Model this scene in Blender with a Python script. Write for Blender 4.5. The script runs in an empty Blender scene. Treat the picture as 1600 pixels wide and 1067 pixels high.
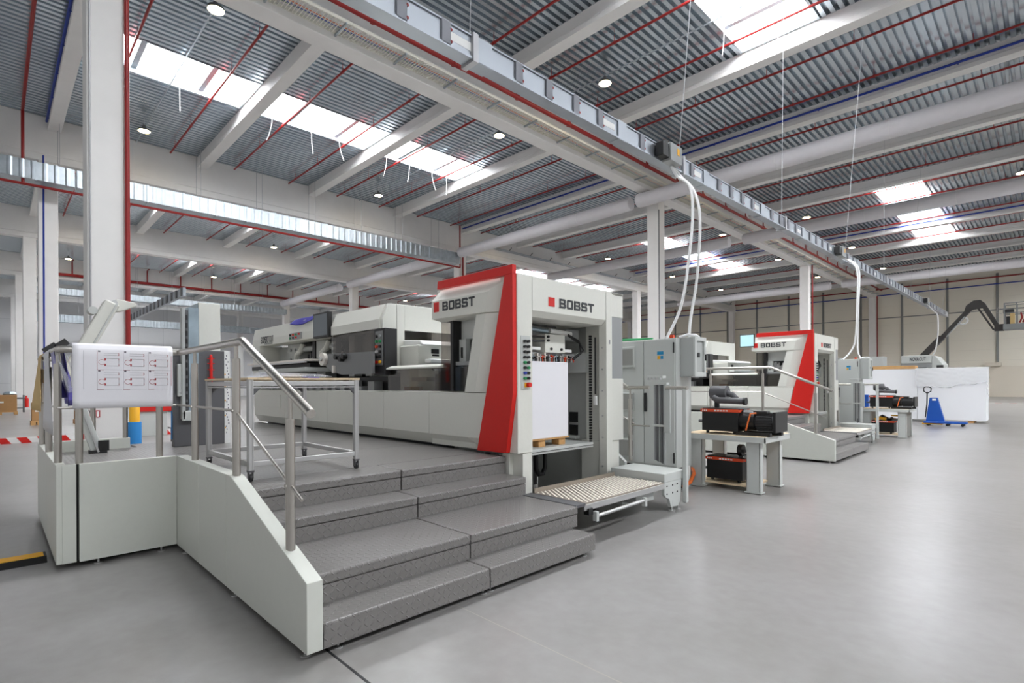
import bpy, bmesh, math, random
from mathutils import Vector, Matrix
random.seed(7)
scene = bpy.context.scene
C = scene.collection
PI = math.pi

# ------------------------------------------------------------------ materials
def lin(c):
    out = []
    for v in c:
        v = v / 255.0
        out.append(v / 12.92 if v <= .04045 else ((v + .055) / 1.055) ** 2.4)
    return (out[0], out[1], out[2], 1.0)

def mat(name, rgb, rough=.5, metal=0.0, noise=0.0, nscale=8.0, bump=0.0, bscale=40.0, spec=.5, stretch=None, alpha=1.0, emit=None, estr=0.0):
    m = bpy.data.materials.new(name); m.use_nodes = True
    nt = m.node_tree; b = nt.nodes['Principled BSDF']
    b.inputs['Base Color'].default_value = lin(rgb)
    b.inputs['Roughness'].default_value = rough
    b.inputs['Metallic'].default_value = metal
    b.inputs['Specular IOR Level'].default_value = spec
    b.inputs['Alpha'].default_value = alpha
    if emit:
        b.inputs['Emission Color'].default_value = lin(emit)
        b.inputs['Emission Strength'].default_value = estr
    if noise or bump:
        tc = nt.nodes.new('ShaderNodeTexCoord'); mp = nt.nodes.new('ShaderNodeMapping')
        if stretch: mp.inputs['Scale'].default_value = stretch
        nt.links.new(tc.outputs['Object'], mp.inputs['Vector'])
        if noise:
            n = nt.nodes.new('ShaderNodeTexNoise'); n.inputs['Scale'].default_value = nscale; n.inputs['Detail'].default_value = 4
            nt.links.new(mp.outputs['Vector'], n.inputs['Vector'])
            mr = nt.nodes.new('ShaderNodeMapRange'); mr.inputs['From Min'].default_value = .3; mr.inputs['From Max'].default_value = .7
            mr.inputs['To Min'].default_value = 1 - noise; mr.inputs['To Max'].default_value = 1 + noise
            nt.links.new(n.outputs['Fac'], mr.inputs['Value'])
            mx = nt.nodes.new('ShaderNodeVectorMath'); mx.operation = 'SCALE'
            rgbn = nt.nodes.new('ShaderNodeRGB'); rgbn.outputs[0].default_value = lin(rgb)
            nt.links.new(rgbn.outputs[0], mx.inputs[0]); nt.links.new(mr.outputs[0], mx.inputs['Scale'])
            nt.links.new(mx.outputs[0], b.inputs['Base Color'])
        if bump:
            n2 = nt.nodes.new('ShaderNodeTexNoise'); n2.inputs['Scale'].default_value = bscale
            nt.links.new(mp.outputs['Vector'], n2.inputs['Vector'])
            bp = nt.nodes.new('ShaderNodeBump'); bp.inputs['Strength'].default_value = bump; bp.inputs['Distance'].default_value = .01
            nt.links.new(n2.outputs['Fac'], bp.inputs['Height']); nt.links.new(bp.outputs[0], b.inputs['Normal'])
    return m

def math_node(nt, op, a, b=None, c=None):
    n = nt.nodes.new('ShaderNodeMath'); n.operation = op
    for i, v in enumerate((a, b, c)):
        if v is None: continue
        if isinstance(v, (int, float)): n.inputs[i].default_value = v
        else: nt.links.new(v, n.inputs[i])
    return n.outputs[0]

def tread_mat(name, rgb, cell=.034, rough=.45, metal=0.0, round_=False, hi=1.35, strength=.9):
    """raised lozenge floor plate: lozenges alternate direction on a checker of cells; works on treads and risers"""
    m = mat(name, rgb, rough, metal)
    nt = m.node_tree; b = nt.nodes['Principled BSDF']
    tc = nt.nodes.new('ShaderNodeTexCoord'); sp = nt.nodes.new('ShaderNodeSeparateXYZ')
    nt.links.new(tc.outputs['Object'], sp.inputs[0])
    M = lambda op, a, b=None, c=None: math_node(nt, op, a, b, c)
    u = M('DIVIDE', M('ADD', sp.outputs['X'], sp.outputs['Z']), cell); v = M('DIVIDE', sp.outputs['Y'], cell)
    fu, fv = M('FLOOR', u), M('FLOOR', v)
    lu, lv = M('SUBTRACT', M('SUBTRACT', u, fu), .5), M('SUBTRACT', M('SUBTRACT', v, fv), .5)
    par = M('ABSOLUTE', M('MODULO', M('ADD', fu, fv), 2.0))
    sg = M('SUBTRACT', M('MULTIPLY', M('GREATER_THAN', par, .5), 2.0), 1.0)
    a_ = M('ADD', lu, M('MULTIPLY', lv, sg)); b_ = M('SUBTRACT', lu, M('MULTIPLY', lv, sg))
    if round_: e = M('ADD', M('POWER', M('DIVIDE', a_, .34), 2.0), M('POWER', M('DIVIDE', b_, .34), 2.0))
    else: e = M('ADD', M('POWER', M('DIVIDE', M('ABSOLUTE', a_), .62), 2.0), M('POWER', M('DIVIDE', M('ABSOLUTE', b_), .17), 2.0))
    hgt = M('MAXIMUM', M('SUBTRACT', 1.0, e), 0.0)
    hgt = M('POWER', hgt, .5)
    bp = nt.nodes.new('ShaderNodeBump'); bp.inputs['Strength'].default_value = strength; bp.inputs['Distance'].default_value = .007
    nt.links.new(hgt, bp.inputs['Height']); nt.links.new(bp.outputs[0], b.inputs['Normal'])
    if hi != 1.0:      # the raised lozenges are worn a little paler than the ground of the plate
        mix = nt.nodes.new('ShaderNodeMix'); mix.data_type = 'RGBA'
        c = lin(rgb); mix.inputs['A'].default_value = c
        mix.inputs['B'].default_value = (min(c[0] * hi, 1), min(c[1] * hi, 1), min(c[2] * hi, 1), 1)
        nt.links.new(M('MINIMUM', hgt, 1.0), mix.inputs['Factor']); nt.links.new(mix.outputs['Result'], b.inputs['Base Color'])
    return m

def floor_mat():
    m = mat('polished_concrete', (168, 168, 168), .3, spec=.35)
    nt = m.node_tree; b = nt.nodes['Principled BSDF']
    tc = nt.nodes.new('ShaderNodeTexCoord')
    n1 = nt.nodes.new('ShaderNodeTexNoise'); n1.inputs['Scale'].default_value = .55; n1.inputs['Detail'].default_value = 6; n1.inputs['Roughness'].default_value = .6
    n2 = nt.nodes.new('ShaderNodeTexNoise'); n2.inputs['Scale'].default_value = 9; n2.inputs['Detail'].default_value = 5
    for n in (n1, n2): nt.links.new(tc.outputs['Object'], n.inputs['Vector'])
    M = lambda op, a, b=None, c=None: math_node(nt, op, a, b, c)
    f = M('ADD', M('MULTIPLY', n1.outputs['Fac'], .7), M('MULTIPLY', n2.outputs['Fac'], .3))
    cr = nt.nodes.new('ShaderNodeValToRGB')
    cr.color_ramp.elements[0].position = .3; cr.color_ramp.elements[0].color = lin((129, 126, 123))
    cr.color_ramp.elements[1].position = .7; cr.color_ramp.elements[1].color = lin((151, 149, 148))
    nt.links.new(f, cr.inputs['Fac'])
    sp = nt.nodes.new('ShaderNodeSeparateXYZ'); nt.links.new(tc.outputs['Object'], sp.inputs[0])
    def joint(ax, off, per, w):
        t = M('ABSOLUTE', M('SUBTRACT', M('FRACT', M('DIVIDE', M('SUBTRACT', ax, off), per)), .5))
        return M('LESS_THAN', t, w / per)
    j = joint(sp.outputs['Y'], 2.47 - 3.075 - 31.15, 6.15, .004)
    mix = nt.nodes.new('ShaderNodeMix'); mix.data_type = 'RGBA'
    nt.links.new(j, mix.inputs['Factor']); nt.links.new(cr.outputs[0], mix.inputs['A']); mix.inputs['B'].default_value = lin((158, 152, 145))
    nt.links.new(mix.outputs['Result'], b.inputs['Base Color'])
    return m

def panel_wall_mat(name, rgb, axis, period, zs, line=(120, 120, 116)):
    """insulated wall panels: fine joints at a fixed pitch along one axis and at given heights"""
    m = mat(name, rgb, .7)
    nt = m.node_tree; b = nt.nodes['Principled BSDF']
    tc = nt.nodes.new('ShaderNodeTexCoord'); sp = nt.nodes.new('ShaderNodeSeparateXYZ'); nt.links.new(tc.outputs['Object'], sp.inputs[0])
    M = lambda op, a, b=None, c=None: math_node(nt, op, a, b, c)
    j = None
    if period:
        t = M('ABSOLUTE', M('SUBTRACT', M('FRACT', M('DIVIDE', sp.outputs[axis], period)), .5))
        j = M('LESS_THAN', t, .012 / period)
    t = M('ABSOLUTE', M('SUBTRACT', M('FRACT', M('DIVIDE', sp.outputs['Z'], zs)), .5))
    k = M('LESS_THAN', t, .012 / zs)
    j = M('MAXIMUM', j, k) if j else k
    mix = nt.nodes.new('ShaderNodeMix'); mix.data_type = 'RGBA'
    nt.links.new(j, mix.inputs['Factor']); mix.inputs['A'].default_value = lin(rgb); mix.inputs['B'].default_value = lin(line)
    nt.links.new(mix.outputs['Result'], b.inputs['Base Color'])
    return m

def glass_mat(name, tint, alpha_mix):
    m = bpy.data.materials.new(name); m.use_nodes = True
    nt = m.node_tree; nt.nodes.clear()
    o = nt.nodes.new('ShaderNodeOutputMaterial'); t = nt.nodes.new('ShaderNodeBsdfTransparent'); g = nt.nodes.new('ShaderNodeBsdfGlossy')
    t.inputs['Color'].default_value = lin(tint); g.inputs['Roughness'].default_value = .05
    mx = nt.nodes.new('ShaderNodeMixShader'); mx.inputs[0].default_value = alpha_mix
    nt.links.new(t.outputs[0], mx.inputs[1]); nt.links.new(g.outputs[0], mx.inputs[2]); nt.links.new(mx.outputs[0], o.inputs['Surface'])
    return m

M_ = {}
M_['press'] = mat('press_paint', (222, 222, 214), .42, noise=.012, nscale=30)
M_['pressgrey'] = mat('press_grey', (150, 152, 152), .45)
M_['inside'] = mat('press_inside', (176, 178, 174), .5, noise=.02, nscale=20)
M_['red'] = mat('signal_red', (212, 22, 10), .45, noise=.02, nscale=40)
M_['redpipe'] = mat('pipe_red', (140, 18, 16), .45)
M_['bluepipe'] = mat('pipe_blue', (20, 52, 150), .4)
M_['dark'] = mat('dark_metal', (38, 38, 40), .5)
M_['black'] = mat('black_plastic', (20, 20, 21), .45)
M_['anth'] = mat('anthracite', (92, 92, 95), .5)
M_['letter'] = mat('letter_grey', (52, 54, 58), .5)
M_['tread'] = tread_mat('step_plate', (122, 119, 117), .045, .33, hi=1.22, strength=1.0)
M_['bright'] = mat('bright_plate', (168, 158, 146), .4, metal=.6)
M_['stud'] = mat('worn_stud', (236, 230, 218), .3, metal=.7)
M_['steel'] = mat('brushed_steel', (186, 182, 176), .3, metal=1.0, noise=.06, nscale=60, stretch=(1, 1, .05))
M_['alu'] = mat('aluminium', (198, 198, 198), .38, metal=.9)
M_['brightalu'] = mat('bright_aluminium', (226, 220, 212), .35, metal=.4)
M_['plate'] = mat('side_plate_grey', (124, 125, 126), .45)
M_['galv'] = mat('galvanised', (176, 184, 190), .4, metal=.85, noise=.12, nscale=3)
M_['outlet'] = mat('outlet_grey', (138, 140, 148), .5)
M_['bussteel'] = mat('busbar_steel', (160, 165, 172), .36, metal=.7)
M_['deck'] = mat('deck_steel', (198, 207, 214), .26, metal=.85, noise=.06, nscale=1.2)
M_['conc'] = mat('white_concrete', (226, 224, 222), .75, noise=.02, nscale=2)
M_['cable'] = mat('white_cable', (225, 225, 225), .5)
M_['traywire'] = mat('tray_wire', (214, 212, 200), .5)
M_['wire'] = mat('wire_steel', (175, 175, 178), .4, metal=.4)
M_['textile'] = mat('textile_duct', (214, 212, 216), .85, noise=.02, nscale=3)
M_['cab'] = mat('cabinet_grey', (196, 199, 196), .5)
M_['cab2'] = mat('cabinet_box', (176, 179, 177), .5)
M_['vent'] = mat('vent_grille', (150, 150, 146), .7, bump=.3, bscale=200)
M_['panel'] = mat('platform_paint', (206, 208, 200), .38, noise=.01, nscale=20)
M_['paper'] = mat('white_paper', (236, 235, 240), .7)
M_['board'] = mat('white_board', (236, 237, 240), .6)
M_['film'] = mat('purple_film', (96, 90, 168), .3)
M_['greysheet'] = mat('grey_sheet', (208, 208, 212), .6)
M_['card'] = mat('cardboard', (176, 134, 88), .8, noise=.04, nscale=6)
M_['kraft'] = mat('kraft_sheet', (205, 176, 122), .75)
M_['wood'] = mat('pallet_wood', (196, 152, 98), .7, noise=.12, nscale=6, stretch=(1, 8, 8))
M_['ply'] = mat('plywood', (222, 200, 166), .65, noise=.06, nscale=8, stretch=(1, 6, 1))
M_['orange'] = mat('label_orange', (222, 74, 34), .5)
M_['orangecable'] = mat('orange_cable', (224, 110, 46), .5)
M_['blue'] = mat('blue_paint', (22, 82, 172), .4)
M_['bluefoam'] = mat('blue_foam', (44, 134, 204), .7)
M_['yellow'] = mat('yellow_paint', (238, 176, 30), .5)
M_['purple'] = mat('blue_cloth', (62, 58, 160), .7)
M_['green'] = mat('green_button', (30, 140, 80), .4)
M_['bluebtn'] = mat('blue_button', (40, 60, 170), .4)
M_['white'] = mat('clean_white', (240, 240, 238), .5)
M_['screen'] = mat('dark_screen', (120, 126, 132), .5, spec=.25)
M_['lit'] = mat('lit_screen', (190, 232, 235), .3, emit=(190, 232, 235), estr=.2)
M_['bluelabel'] = mat('label_blue', (30, 140, 190), .5)
M_['bluesteel'] = mat('blued_steel', (158, 174, 184), .35, metal=.7, noise=.2, nscale=4)
M_['glass'] = glass_mat('smoked_glass', (208, 203, 199), .08)
M_['clear'] = mat('clear_film', (226, 228, 236), .25, alpha=.16)
M_['wrap'] = mat('wrap_film', (250, 251, 252), .2, alpha=.3, bump=1.0, bscale=14)
M_['lampon'] = mat('lamp_lens', (255, 240, 205), .4, emit=(255, 226, 170), estr=45.0)
M_['sky'] = mat('skylight_pane', (255, 255, 255), .5, emit=(250, 252, 255), estr=20.0)
M_['redprint'] = mat('red_print', (176, 60, 66), .7)
M_['greyprint'] = mat('grey_print', (120, 118, 128), .7)
M_['boom'] = mat('boom_dark', (46, 42, 40), .5)
M_['boomgrey'] = mat('basket_grey', (120, 122, 122), .5)
M_['wallfar'] = panel_wall_mat('far_wall_panel', (232, 226, 212), 'X', 0, 1.15, (219, 213, 200))
M_['plinth'] = mat('plinth_panel', (222, 213, 198), .75)
M_['wallleft'] = panel_wall_mat('white_wall_panel', (228, 228, 230), 'Y', 3.0, 4.0, (186, 186, 190))
M_['walltrim'] = mat('grey_trim', (132, 133, 131), .6)
M_['floor'] = floor_mat()

# ------------------------------------------------------------------ mesh building
WLOC = {}
class MB:
    def __init__(s): s.v = []; s.f = []
    def add(s, vs, fs):
        n = len(s.v); s.v += [tuple(v) for v in vs]; s.f += [tuple(i + n for i in f) for f in fs]; return s
    def box(s, x0, x1, y0, y1, z0, z1):
        return s.add([(x0, y0, z0), (x1, y0, z0), (x1, y1, z0), (x0, y1, z0), (x0, y0, z1), (x1, y0, z1), (x1, y1, z1), (x0, y1, z1)],
                     [(3, 2, 1, 0), (4, 5, 6, 7), (0, 1, 5, 4), (1, 2, 6, 5), (2, 3, 7, 6), (3, 0, 4, 7)])
    def prism(s, ax, pr, a0, a1):
        """profile pr in the two axes other than ax, extruded a0..a1 along ax"""
        f = {'x': lambda p, a: (a, p[0], p[1]), 'y': lambda p, a: (p[0], a, p[1]), 'z': lambda p, a: (p[0], p[1], a)}[ax]
        n = len(pr)
        vs = [f(p, a0) for p in pr] + [f(p, a1) for p in pr]
        return s.add(vs, [tuple(range(n)), tuple(range(2 * n - 1, n - 1, -1))] + [(i, (i + 1) % n, n + (i + 1) % n, n + i) for i in range(n)])
    def tube(s, pts, r, seg=10, closed=False, caps=True):
        pts = [Vector(p) for p in pts]; n = len(pts); rings = []
        for i, p in enumerate(pts):
            if closed: t = pts[(i + 1) % n] - pts[i - 1]
            else: t = pts[min(i + 1, n - 1)] - pts[max(i - 1, 0)]
            t.normalize()
            ref = Vector((0, 0, 1)) if abs(t.z) < .9 else Vector((1, 0, 0))
            a = t.cross(ref).normalized(); b = t.cross(a).normalized()
            rr = r[i] if isinstance(r, (list, tuple)) else r
            # widen at corners so the tube keeps its width
            if 0 < i < n - 1 or closed:
                d = (pts[(i + 1) % n] - p).normalized(); k = max(.5, abs(d.dot(t)))
            else: k = 1
            rings.append([p + (a * math.cos(q) + b * math.sin(q)) * (rr / (k if k > .85 else 1)) for q in [2 * PI * j / seg for j in range(seg)]])
        vs = [v for R in rings for v in R]; fs = []
        m = n if closed else n - 1
        for i in range(m):
            A = i * seg; B = ((i + 1) % n) * seg
            # line up the rings where the frame flips
            off = min(range(seg), key=lambda o: sum((vs[A + j] - vs[B + (j + o) % seg]).length for j in range(0, seg, 2)))
            for j in range(seg):
                fs.append((A + j, A + (j + 1) % seg, B + (j + 1 + off) % seg, B + (j + off) % seg))
        if caps and not closed: fs += [tuple(range(seg - 1, -1, -1)), tuple(range((n - 1) * seg, n * seg))]
        return s.add(vs, fs)
    def cyl(s, p0, p1, r, seg=16): return s.tube([p0, p1], r, seg)
    def bar(s, p0, p1, w, h, up=(0, 0, 1)):
        p0, p1 = Vector(p0), Vector(p1); t = (p1 - p0).normalized(); a = t.cross(Vector(up)).normalized() * w / 2; b = a.cross(t).normalized() * h / 2
        vs = [p + sa * a + sb * b for p in (p0, p1) for sa, sb in ((-1, -1), (1, -1), (1, 1), (-1, 1))]
        return s.add(vs, [(3, 2, 1, 0), (4, 5, 6, 7), (0, 1, 5, 4), (1, 2, 6, 5), (2, 3, 7, 6), (3, 0, 4, 7)])
    def lathe(s, cx, cy, pr, seg=20):
        """profile of (r, z) turned about the vertical through cx, cy"""
        vs = []
        for r, z in pr:
            for j in range(seg): vs.append((cx + r * math.cos(2 * PI * j / seg), cy + r * math.sin(2 * PI * j / seg), z))
        fs = []
        for i in range(len(pr) - 1):
            for j in range(seg): fs.append((i * seg + j, i * seg + (j + 1) % seg, (i + 1) * seg + (j + 1) % seg, (i + 1) * seg + j))
        fs += [tuple(range(seg - 1, -1, -1)), tuple(range((len(pr) - 1) * seg, len(pr) * seg))]
        return s.add(vs, fs)
    def grid(s, fn, nu, nv, th=None):
        """sheet fn(i/nu, j/nv) with thickness th (vector offset)"""
        vs = [fn(i / nu, j / nv) for i in range(nu + 1) for j in range(nv + 1)]
        fs = [(i * (nv + 1) + j, (i + 1) * (nv + 1) + j, (i + 1) * (nv + 1) + j + 1, i * (nv + 1) + j + 1) for i in range(nu) for j in range(nv)]
        return s.add(vs, fs)
    def build(s, name, m, parent=None, bev=0.0, smooth=False, solid=0.0, segs=2):
        vs = [Vector(v) for v in s.v]
        if parent is not None: org = WLOC[parent.name]
        else:
            lo = [min(v[i] for v in vs) for i in range(3)]; hi = [max(v[i] for v in vs) for i in range(3)]
            org = Vector(((lo[0] + hi[0]) / 2, (lo[1] + hi[1]) / 2, lo[2]))
        me = bpy.data.meshes.new(name)
        me.from_pydata([v - org for v in vs], [], s.f)
        bm = bmesh.new(); bm.from_mesh(me); bmesh.ops.recalc_face_normals(bm, faces=bm.faces); bm.to_mesh(me); bm.free()
        if smooth:
            for p in me.polygons: p.use_smooth = True
            me.set_sharp_from_angle(angle=math.radians(35))
        me.materials.append(m if not isinstance(m, str) else M_[m])
        o = bpy.data.objects.new(name, me); C.objects.link(o)
        if parent is not None: o.parent = parent
        else: o.location = org
        WLOC[o.name] = org
        if bev:
            b = o.modifiers.new('bevel', 'BEVEL'); b.width = bev; b.segments = segs; b.limit_method = 'ANGLE'; b.angle_limit = math.radians(30)
        if solid:
            b = o.modifiers.new('solid', 'SOLIDIFY'); b.thickness = solid; b.offset = 0
        return o

def tag(o, label=None, cat=None, group=None, kind=None):
    if label: o['label'] = label
    if cat: o['category'] = cat
    if group: o['group'] = group
    if kind: o['kind'] = kind
    return o

def thing(name, label, cat, loc, group=None, kind=None):
    o = bpy.data.objects.new(name, None); C.objects.link(o); o.location = loc; o.empty_display_size = .2
    WLOC[o.name] = Vector(loc)
    return tag(o, label, cat, group, kind)

KIDS = None
def copy_tree(o, dv, label=None, parent=None):
    c = o.copy(); C.objects.link(c)
    if parent is None: c.location = o.location + Vector(dv)
    else: c.parent = parent
    if label: c['label'] = label
    WLOC[c.name] = WLOC[o.name] + Vector(dv)
    for ch in [x for x in list(C.objects) if x.parent == o]: copy_tree(ch, dv, None, c)
    return c

def text_mesh(txt, size, ext, fn, name, m, parent, offset=0.0, width=None, shear=0.0):
    """text as a mesh; fn maps (x along, y up, depth) to the world"""
    cu = bpy.data.curves.new('t', 'FONT'); cu.body = txt; cu.size = size; cu.extrude = ext; cu.offset = offset; cu.resolution_u = 3
    ob = bpy.data.objects.new('t', cu); C.objects.link(ob)
    dg = bpy.context.evaluated_depsgraph_get(); me = bpy.data.meshes.new_from_object(ob.evaluated_get(dg))
    bpy.data.objects.remove(ob); bpy.data.curves.remove(cu)
    xs = [v.co.x for v in me.vertices]; x0, x1 = min(xs), max(xs)
    k = width / (x1 - x0) if width else 1
    mb = MB(); mb.add([fn((v.co.x - x0) * k, v.co.y, v.co.z) for v in me.vertices], [tuple(p.vertices) for p in me.polygons])
    return mb.build(name, m, parent)

def bobst(fn, w, h, name, parent):
    """the five wide block letters B O B S T, as thick strokes with cut corners"""
    mb = MB(); lw = w / 5 * .86; gap = w / 5 * .14 + lw * 0
    t = h * .21; tv = lw * .23
    def rect(ox, x0, x1, y0, y1): quad(ox, [(x0, y0), (x1, y0), (x1, y1), (x0, y1)])
    def quad(ox, ps):
        n = len(ps); vs = [fn(ox + p[0], p[1], 0) for p in ps] + [fn(ox + p[0], p[1], .006) for p in ps]
        mb.add(vs, [tuple(range(n)), tuple(range(2 * n - 1, n - 1, -1))] + [(i, (i + 1) % n, n + (i + 1) % n, n + i) for i in range(n)])
    c = t * .55
    def B(ox):
        rect(ox, 0, tv, 0, h); rect(ox, tv, lw - tv, 0, t); rect(ox, tv, lw - tv * 1.1, h - t, h); rect(ox, tv, lw - tv, h / 2 - t / 2, h / 2 + t / 2)
        quad(ox, [(lw - tv, 0), (lw - c, 0), (lw, c), (lw, h / 2 - c * .7), (lw - c * .8, h / 2), (lw - tv, h / 2)])
        q = lw * .97
        quad(ox, [(q - tv, h / 2), (q - c * .8, h / 2), (q, h / 2 + c * .7), (q, h - c), (q - c, h), (q - tv, h)])
    def O(ox):
        rect(ox, tv, lw - tv, 0, t); rect(ox, tv, lw - tv, h - t, h)
        quad(ox, [(0, c), (c, 0), (tv, 0), (tv, h), (c, h), (0, h - c)]); quad(ox, [(lw, c), (lw - c, 0), (lw - tv, 0), (lw - tv, h), (lw - c, h), (lw, h - c)])
    def S(ox):
        rect(ox, tv, lw - tv, 0, t); rect(ox, tv, lw - tv, h - t, h); rect(ox, tv, lw - tv, h / 2 - t / 2, h / 2 + t / 2)
        quad(ox, [(0, h / 2 + c * .4), (c, h / 2 - t / 2), (tv, h / 2 - t / 2), (tv, h), (c, h), (0, h - c)])
        quad(ox, [(lw, h / 2 - c * .4), (lw - c, h / 2 + t / 2), (lw - tv, h / 2 + t / 2), (lw - tv, 0), (lw - c, 0), (lw, c)])
        rect(ox, 0, tv, 0, t * 1.5); quad(ox, [(lw - tv, h - t * 1.5), (lw, h - t * 1.5), (lw, h - c), (lw - c, h), (lw - tv, h)])
    def T(ox):
        rect(ox, 0, lw, h - t, h); rect(ox, lw / 2 - tv / 2, lw / 2 + tv / 2, 0, h - t)
    st = (w - lw) / 4
    for i, L in enumerate((B, O, B, S, T)): L(i * st)
    return mb.build(name, 'letter', parent)

ORD = ['first', 'second', 'third', 'fourth', 'fifth', 'sixth', 'seventh', 'eighth', 'ninth', 'tenth', 'eleventh', 'twelfth', 'thirteenth', 'fourteenth', 'fifteenth', 'sixteenth']
# ------------------------------------------------------------------ the hall
GX = [-15.5, -32.9, -50.2, -67.8, -85.2]                 # main girders, running along Y
CY = [1.87, 26.5, 52.0, 77.4]                            # column rows
BY = [2.1 + 6.15 * i for i in range(13)]                 # secondary beams
BAYN = ['over the presses', 'beyond girder one', 'beyond girder two', 'beyond girder three', 'beyond girder four']
X_END, Y_NEAR, Y_FAR, X_LEFT = 19.2, -16.0, 78.3, -90.0
BAYX = [(GX[0] + .25, 1.65), (GX[1] + .25, GX[0] - .25), (GX[2] + .25, GX[1] - .25), (GX[3] + .25, GX[2] - .25), (GX[4] + .25, GX[3] - .25)]
ZD = 14.15
tag(MB().box(X_LEFT, X_END, Y_NEAR, Y_FAR, -.2, 0).build('floor', 'floor'), 'grey polished concrete hall floor with sawn joints', 'floor', kind='structure')

tag(MB().box(-3.2, 3, 1.472, 1.488, 0, .0015).build('trim_1', 'dark'), 'dark joint line across the floor at the foot of the steps', 'joint', kind='structure')
def deck(mb, x0, x1, y0, y1, pitch=.28, dep=.15):
    n = max(1, round((x1 - x0) / pitch)); p = (x1 - x0) / n
    pr = []
    for i in range(n):
        a = x0 + i * p
        pr += [(a, ZD + dep), (a + p * .3, ZD + dep), (a + p * .4, ZD), (a + p * .9, ZD)]
    pr.append((x1, ZD + dep))
    vs = [(x, y, z) for y in (y0, y1) for x, z in pr]; m = len(pr)
    mb.add(vs, [(i, i + 1, m + i + 1, m + i) for i in range(m - 1)])
SKX = [(9.2, 11.8)] + [(-8.2 - 17.4 * k, -5.6 - 17.4 * k) for k in range(5)]  # first band lies outside the view, added to light near floor and far wall
SKB = [0, 1, 2, 6, 7, 8]                              # the beam bays that carry rooflights
def bay_y(i): return (2.1 + 6.15 * i + .24, 2.1 + 6.15 * (i + 1) - .24)
mb = MB(); x = X_END
for a, b in SKX:
    deck(mb, b, x, Y_NEAR, Y_FAR)
    deck(mb, a, b, Y_NEAR, bay_y(-1 if a > 0 else 0)[0])
    deck(mb, a, b, bay_y(11)[1] if a > 0 else bay_y(8)[1], Y_FAR)
    if a < 0: deck(mb, a, b, bay_y(2)[1], bay_y(6)[0])
    x = a
deck(mb, X_LEFT, x, Y_NEAR, Y_FAR)
tag(mb.build('ceiling', 'deck'), 'corrugated galvanised steel roof deck of the hall', 'ceiling', kind='structure')
wn = 0
for k, (a, b) in enumerate(SKX):
    for i in ([-1] if k == 0 else []) + SKB + ([3, 4, 5, 9, 10, 11] if k == 0 else []):  # the added right-hand row glows in every bay, for extra light
        wn += 1
        y0, y1 = bay_y(i)
        f = MB()
        for (p, q, r, s_) in ((a - .05, a + .04, y0, y1), (b - .04, b + .05, y0, y1), (a + .04, b - .04, y0, y0 + .06), (a + .04, b - .04, y1 - .06, y1)): f.box(p, q, r, s_, ZD - .02, ZD + .42)
        for t in (.3, .72): f.box(a + .04, b - .04, y0 + (y1 - y0) * t - .1, y0 + (y1 - y0) * t + .1, ZD + .16, ZD + .3)
        w = f.build('window_%d' % wn, 'galv')
        tag(w, 'bright rooflight, %s from the camera end, %s' % (ORD[i + 1], (['unseen, added for light right of the presses'] + BAYN)[k]), 'rooflight', kind='structure')
        MB().box(a + .04, b - .04, y0 + .06, y1 - .06, ZD + .36, ZD + .4).build('window_pane', 'sky', w)

for k, gx in enumerate(GX + [1.9]):
    pr = [(gx - .34, 12.05), (gx + .34, 12.05), (gx + .34, 12.38), (gx + .25, 12.42), (gx + .25, 14.14), (gx - .25, 14.14), (gx - .25, 12.42), (gx - .34, 12.38)]
    tag(MB().prism('y', pr, Y_NEAR, Y_FAR - .05).build('girder', 'conc', bev=.02), ('long white concrete main girder, the %s one left of the presses' % ORD[k]) if k < 5 else 'long white concrete main girder right of the presses', 'girder', kind='structure')
for k, (x0, x1) in enumerate(BAYX):
    for i, by in enumerate(BY):
        if k == 0 and i == 0: continue
        pr = [(by - .24, 13.55), (by + .24, 13.55), (by + .24, 13.72), (by + .2, 13.76), (by + .2, ZD + .02), (by - .2, ZD + .02), (by - .2, 13.76), (by - .24, 13.72)]
        tag(MB().prism('x', pr, x0, x1).build('roof_beam', 'conc'), 'white concrete roof beam, %s from the far wall, %s' % (ORD[len(BY) - 1 - i], BAYN[k]), 'beam', kind='structure')
def column(cx, cy, label):
    c = MB().box(cx - .35, cx + .35, cy - .35, cy + .35, 0, 12.05).build('column', 'conc', bev=.03)
    return tag(c, label, 'column', kind='structure')
for k, gx in enumerate(GX):
    for j, cy in enumerate(CY):
        column(gx, cy, 'square white concrete column under the %s girder, %s' % (ORD[k], ['nearest the camera', 'second from the camera', 'third from the camera', 'standing at the far wall'][j]))

# end walls
w = MB().box(X_LEFT, X_END, Y_FAR, Y_FAR + .2, 0, 14.4).build('wall_far', 'wallfar')
tag(w, 'beige panelled far end wall with grey vertical posts', 'wall', kind='structure')
x = -89.0
while x < X_END:
    if min(abs(x - g) for g in GX) > .6: MB().box(x - .11, x + .11, Y_FAR - .12, Y_FAR, 0, 13.5).build('post', 'walltrim', w)
    x += 4.24
MB().box(X_LEFT, X_END, Y_FAR - .05, Y_FAR, 9.45, 9.57).build('rail', 'walltrim', w)
p = MB().box(X_LEFT, X_END, Y_FAR - .2, Y_FAR - .14, 0, 3.35).build('plinth', 'plinth', w, bev=.01)
tag(MB().box(X_LEFT - .2, X_LEFT, Y_NEAR, Y_FAR, 0, 14.4).build('wall_left', 'wallleft'), 'white panelled side wall far behind the platform', 'wall', kind='structure')

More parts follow.
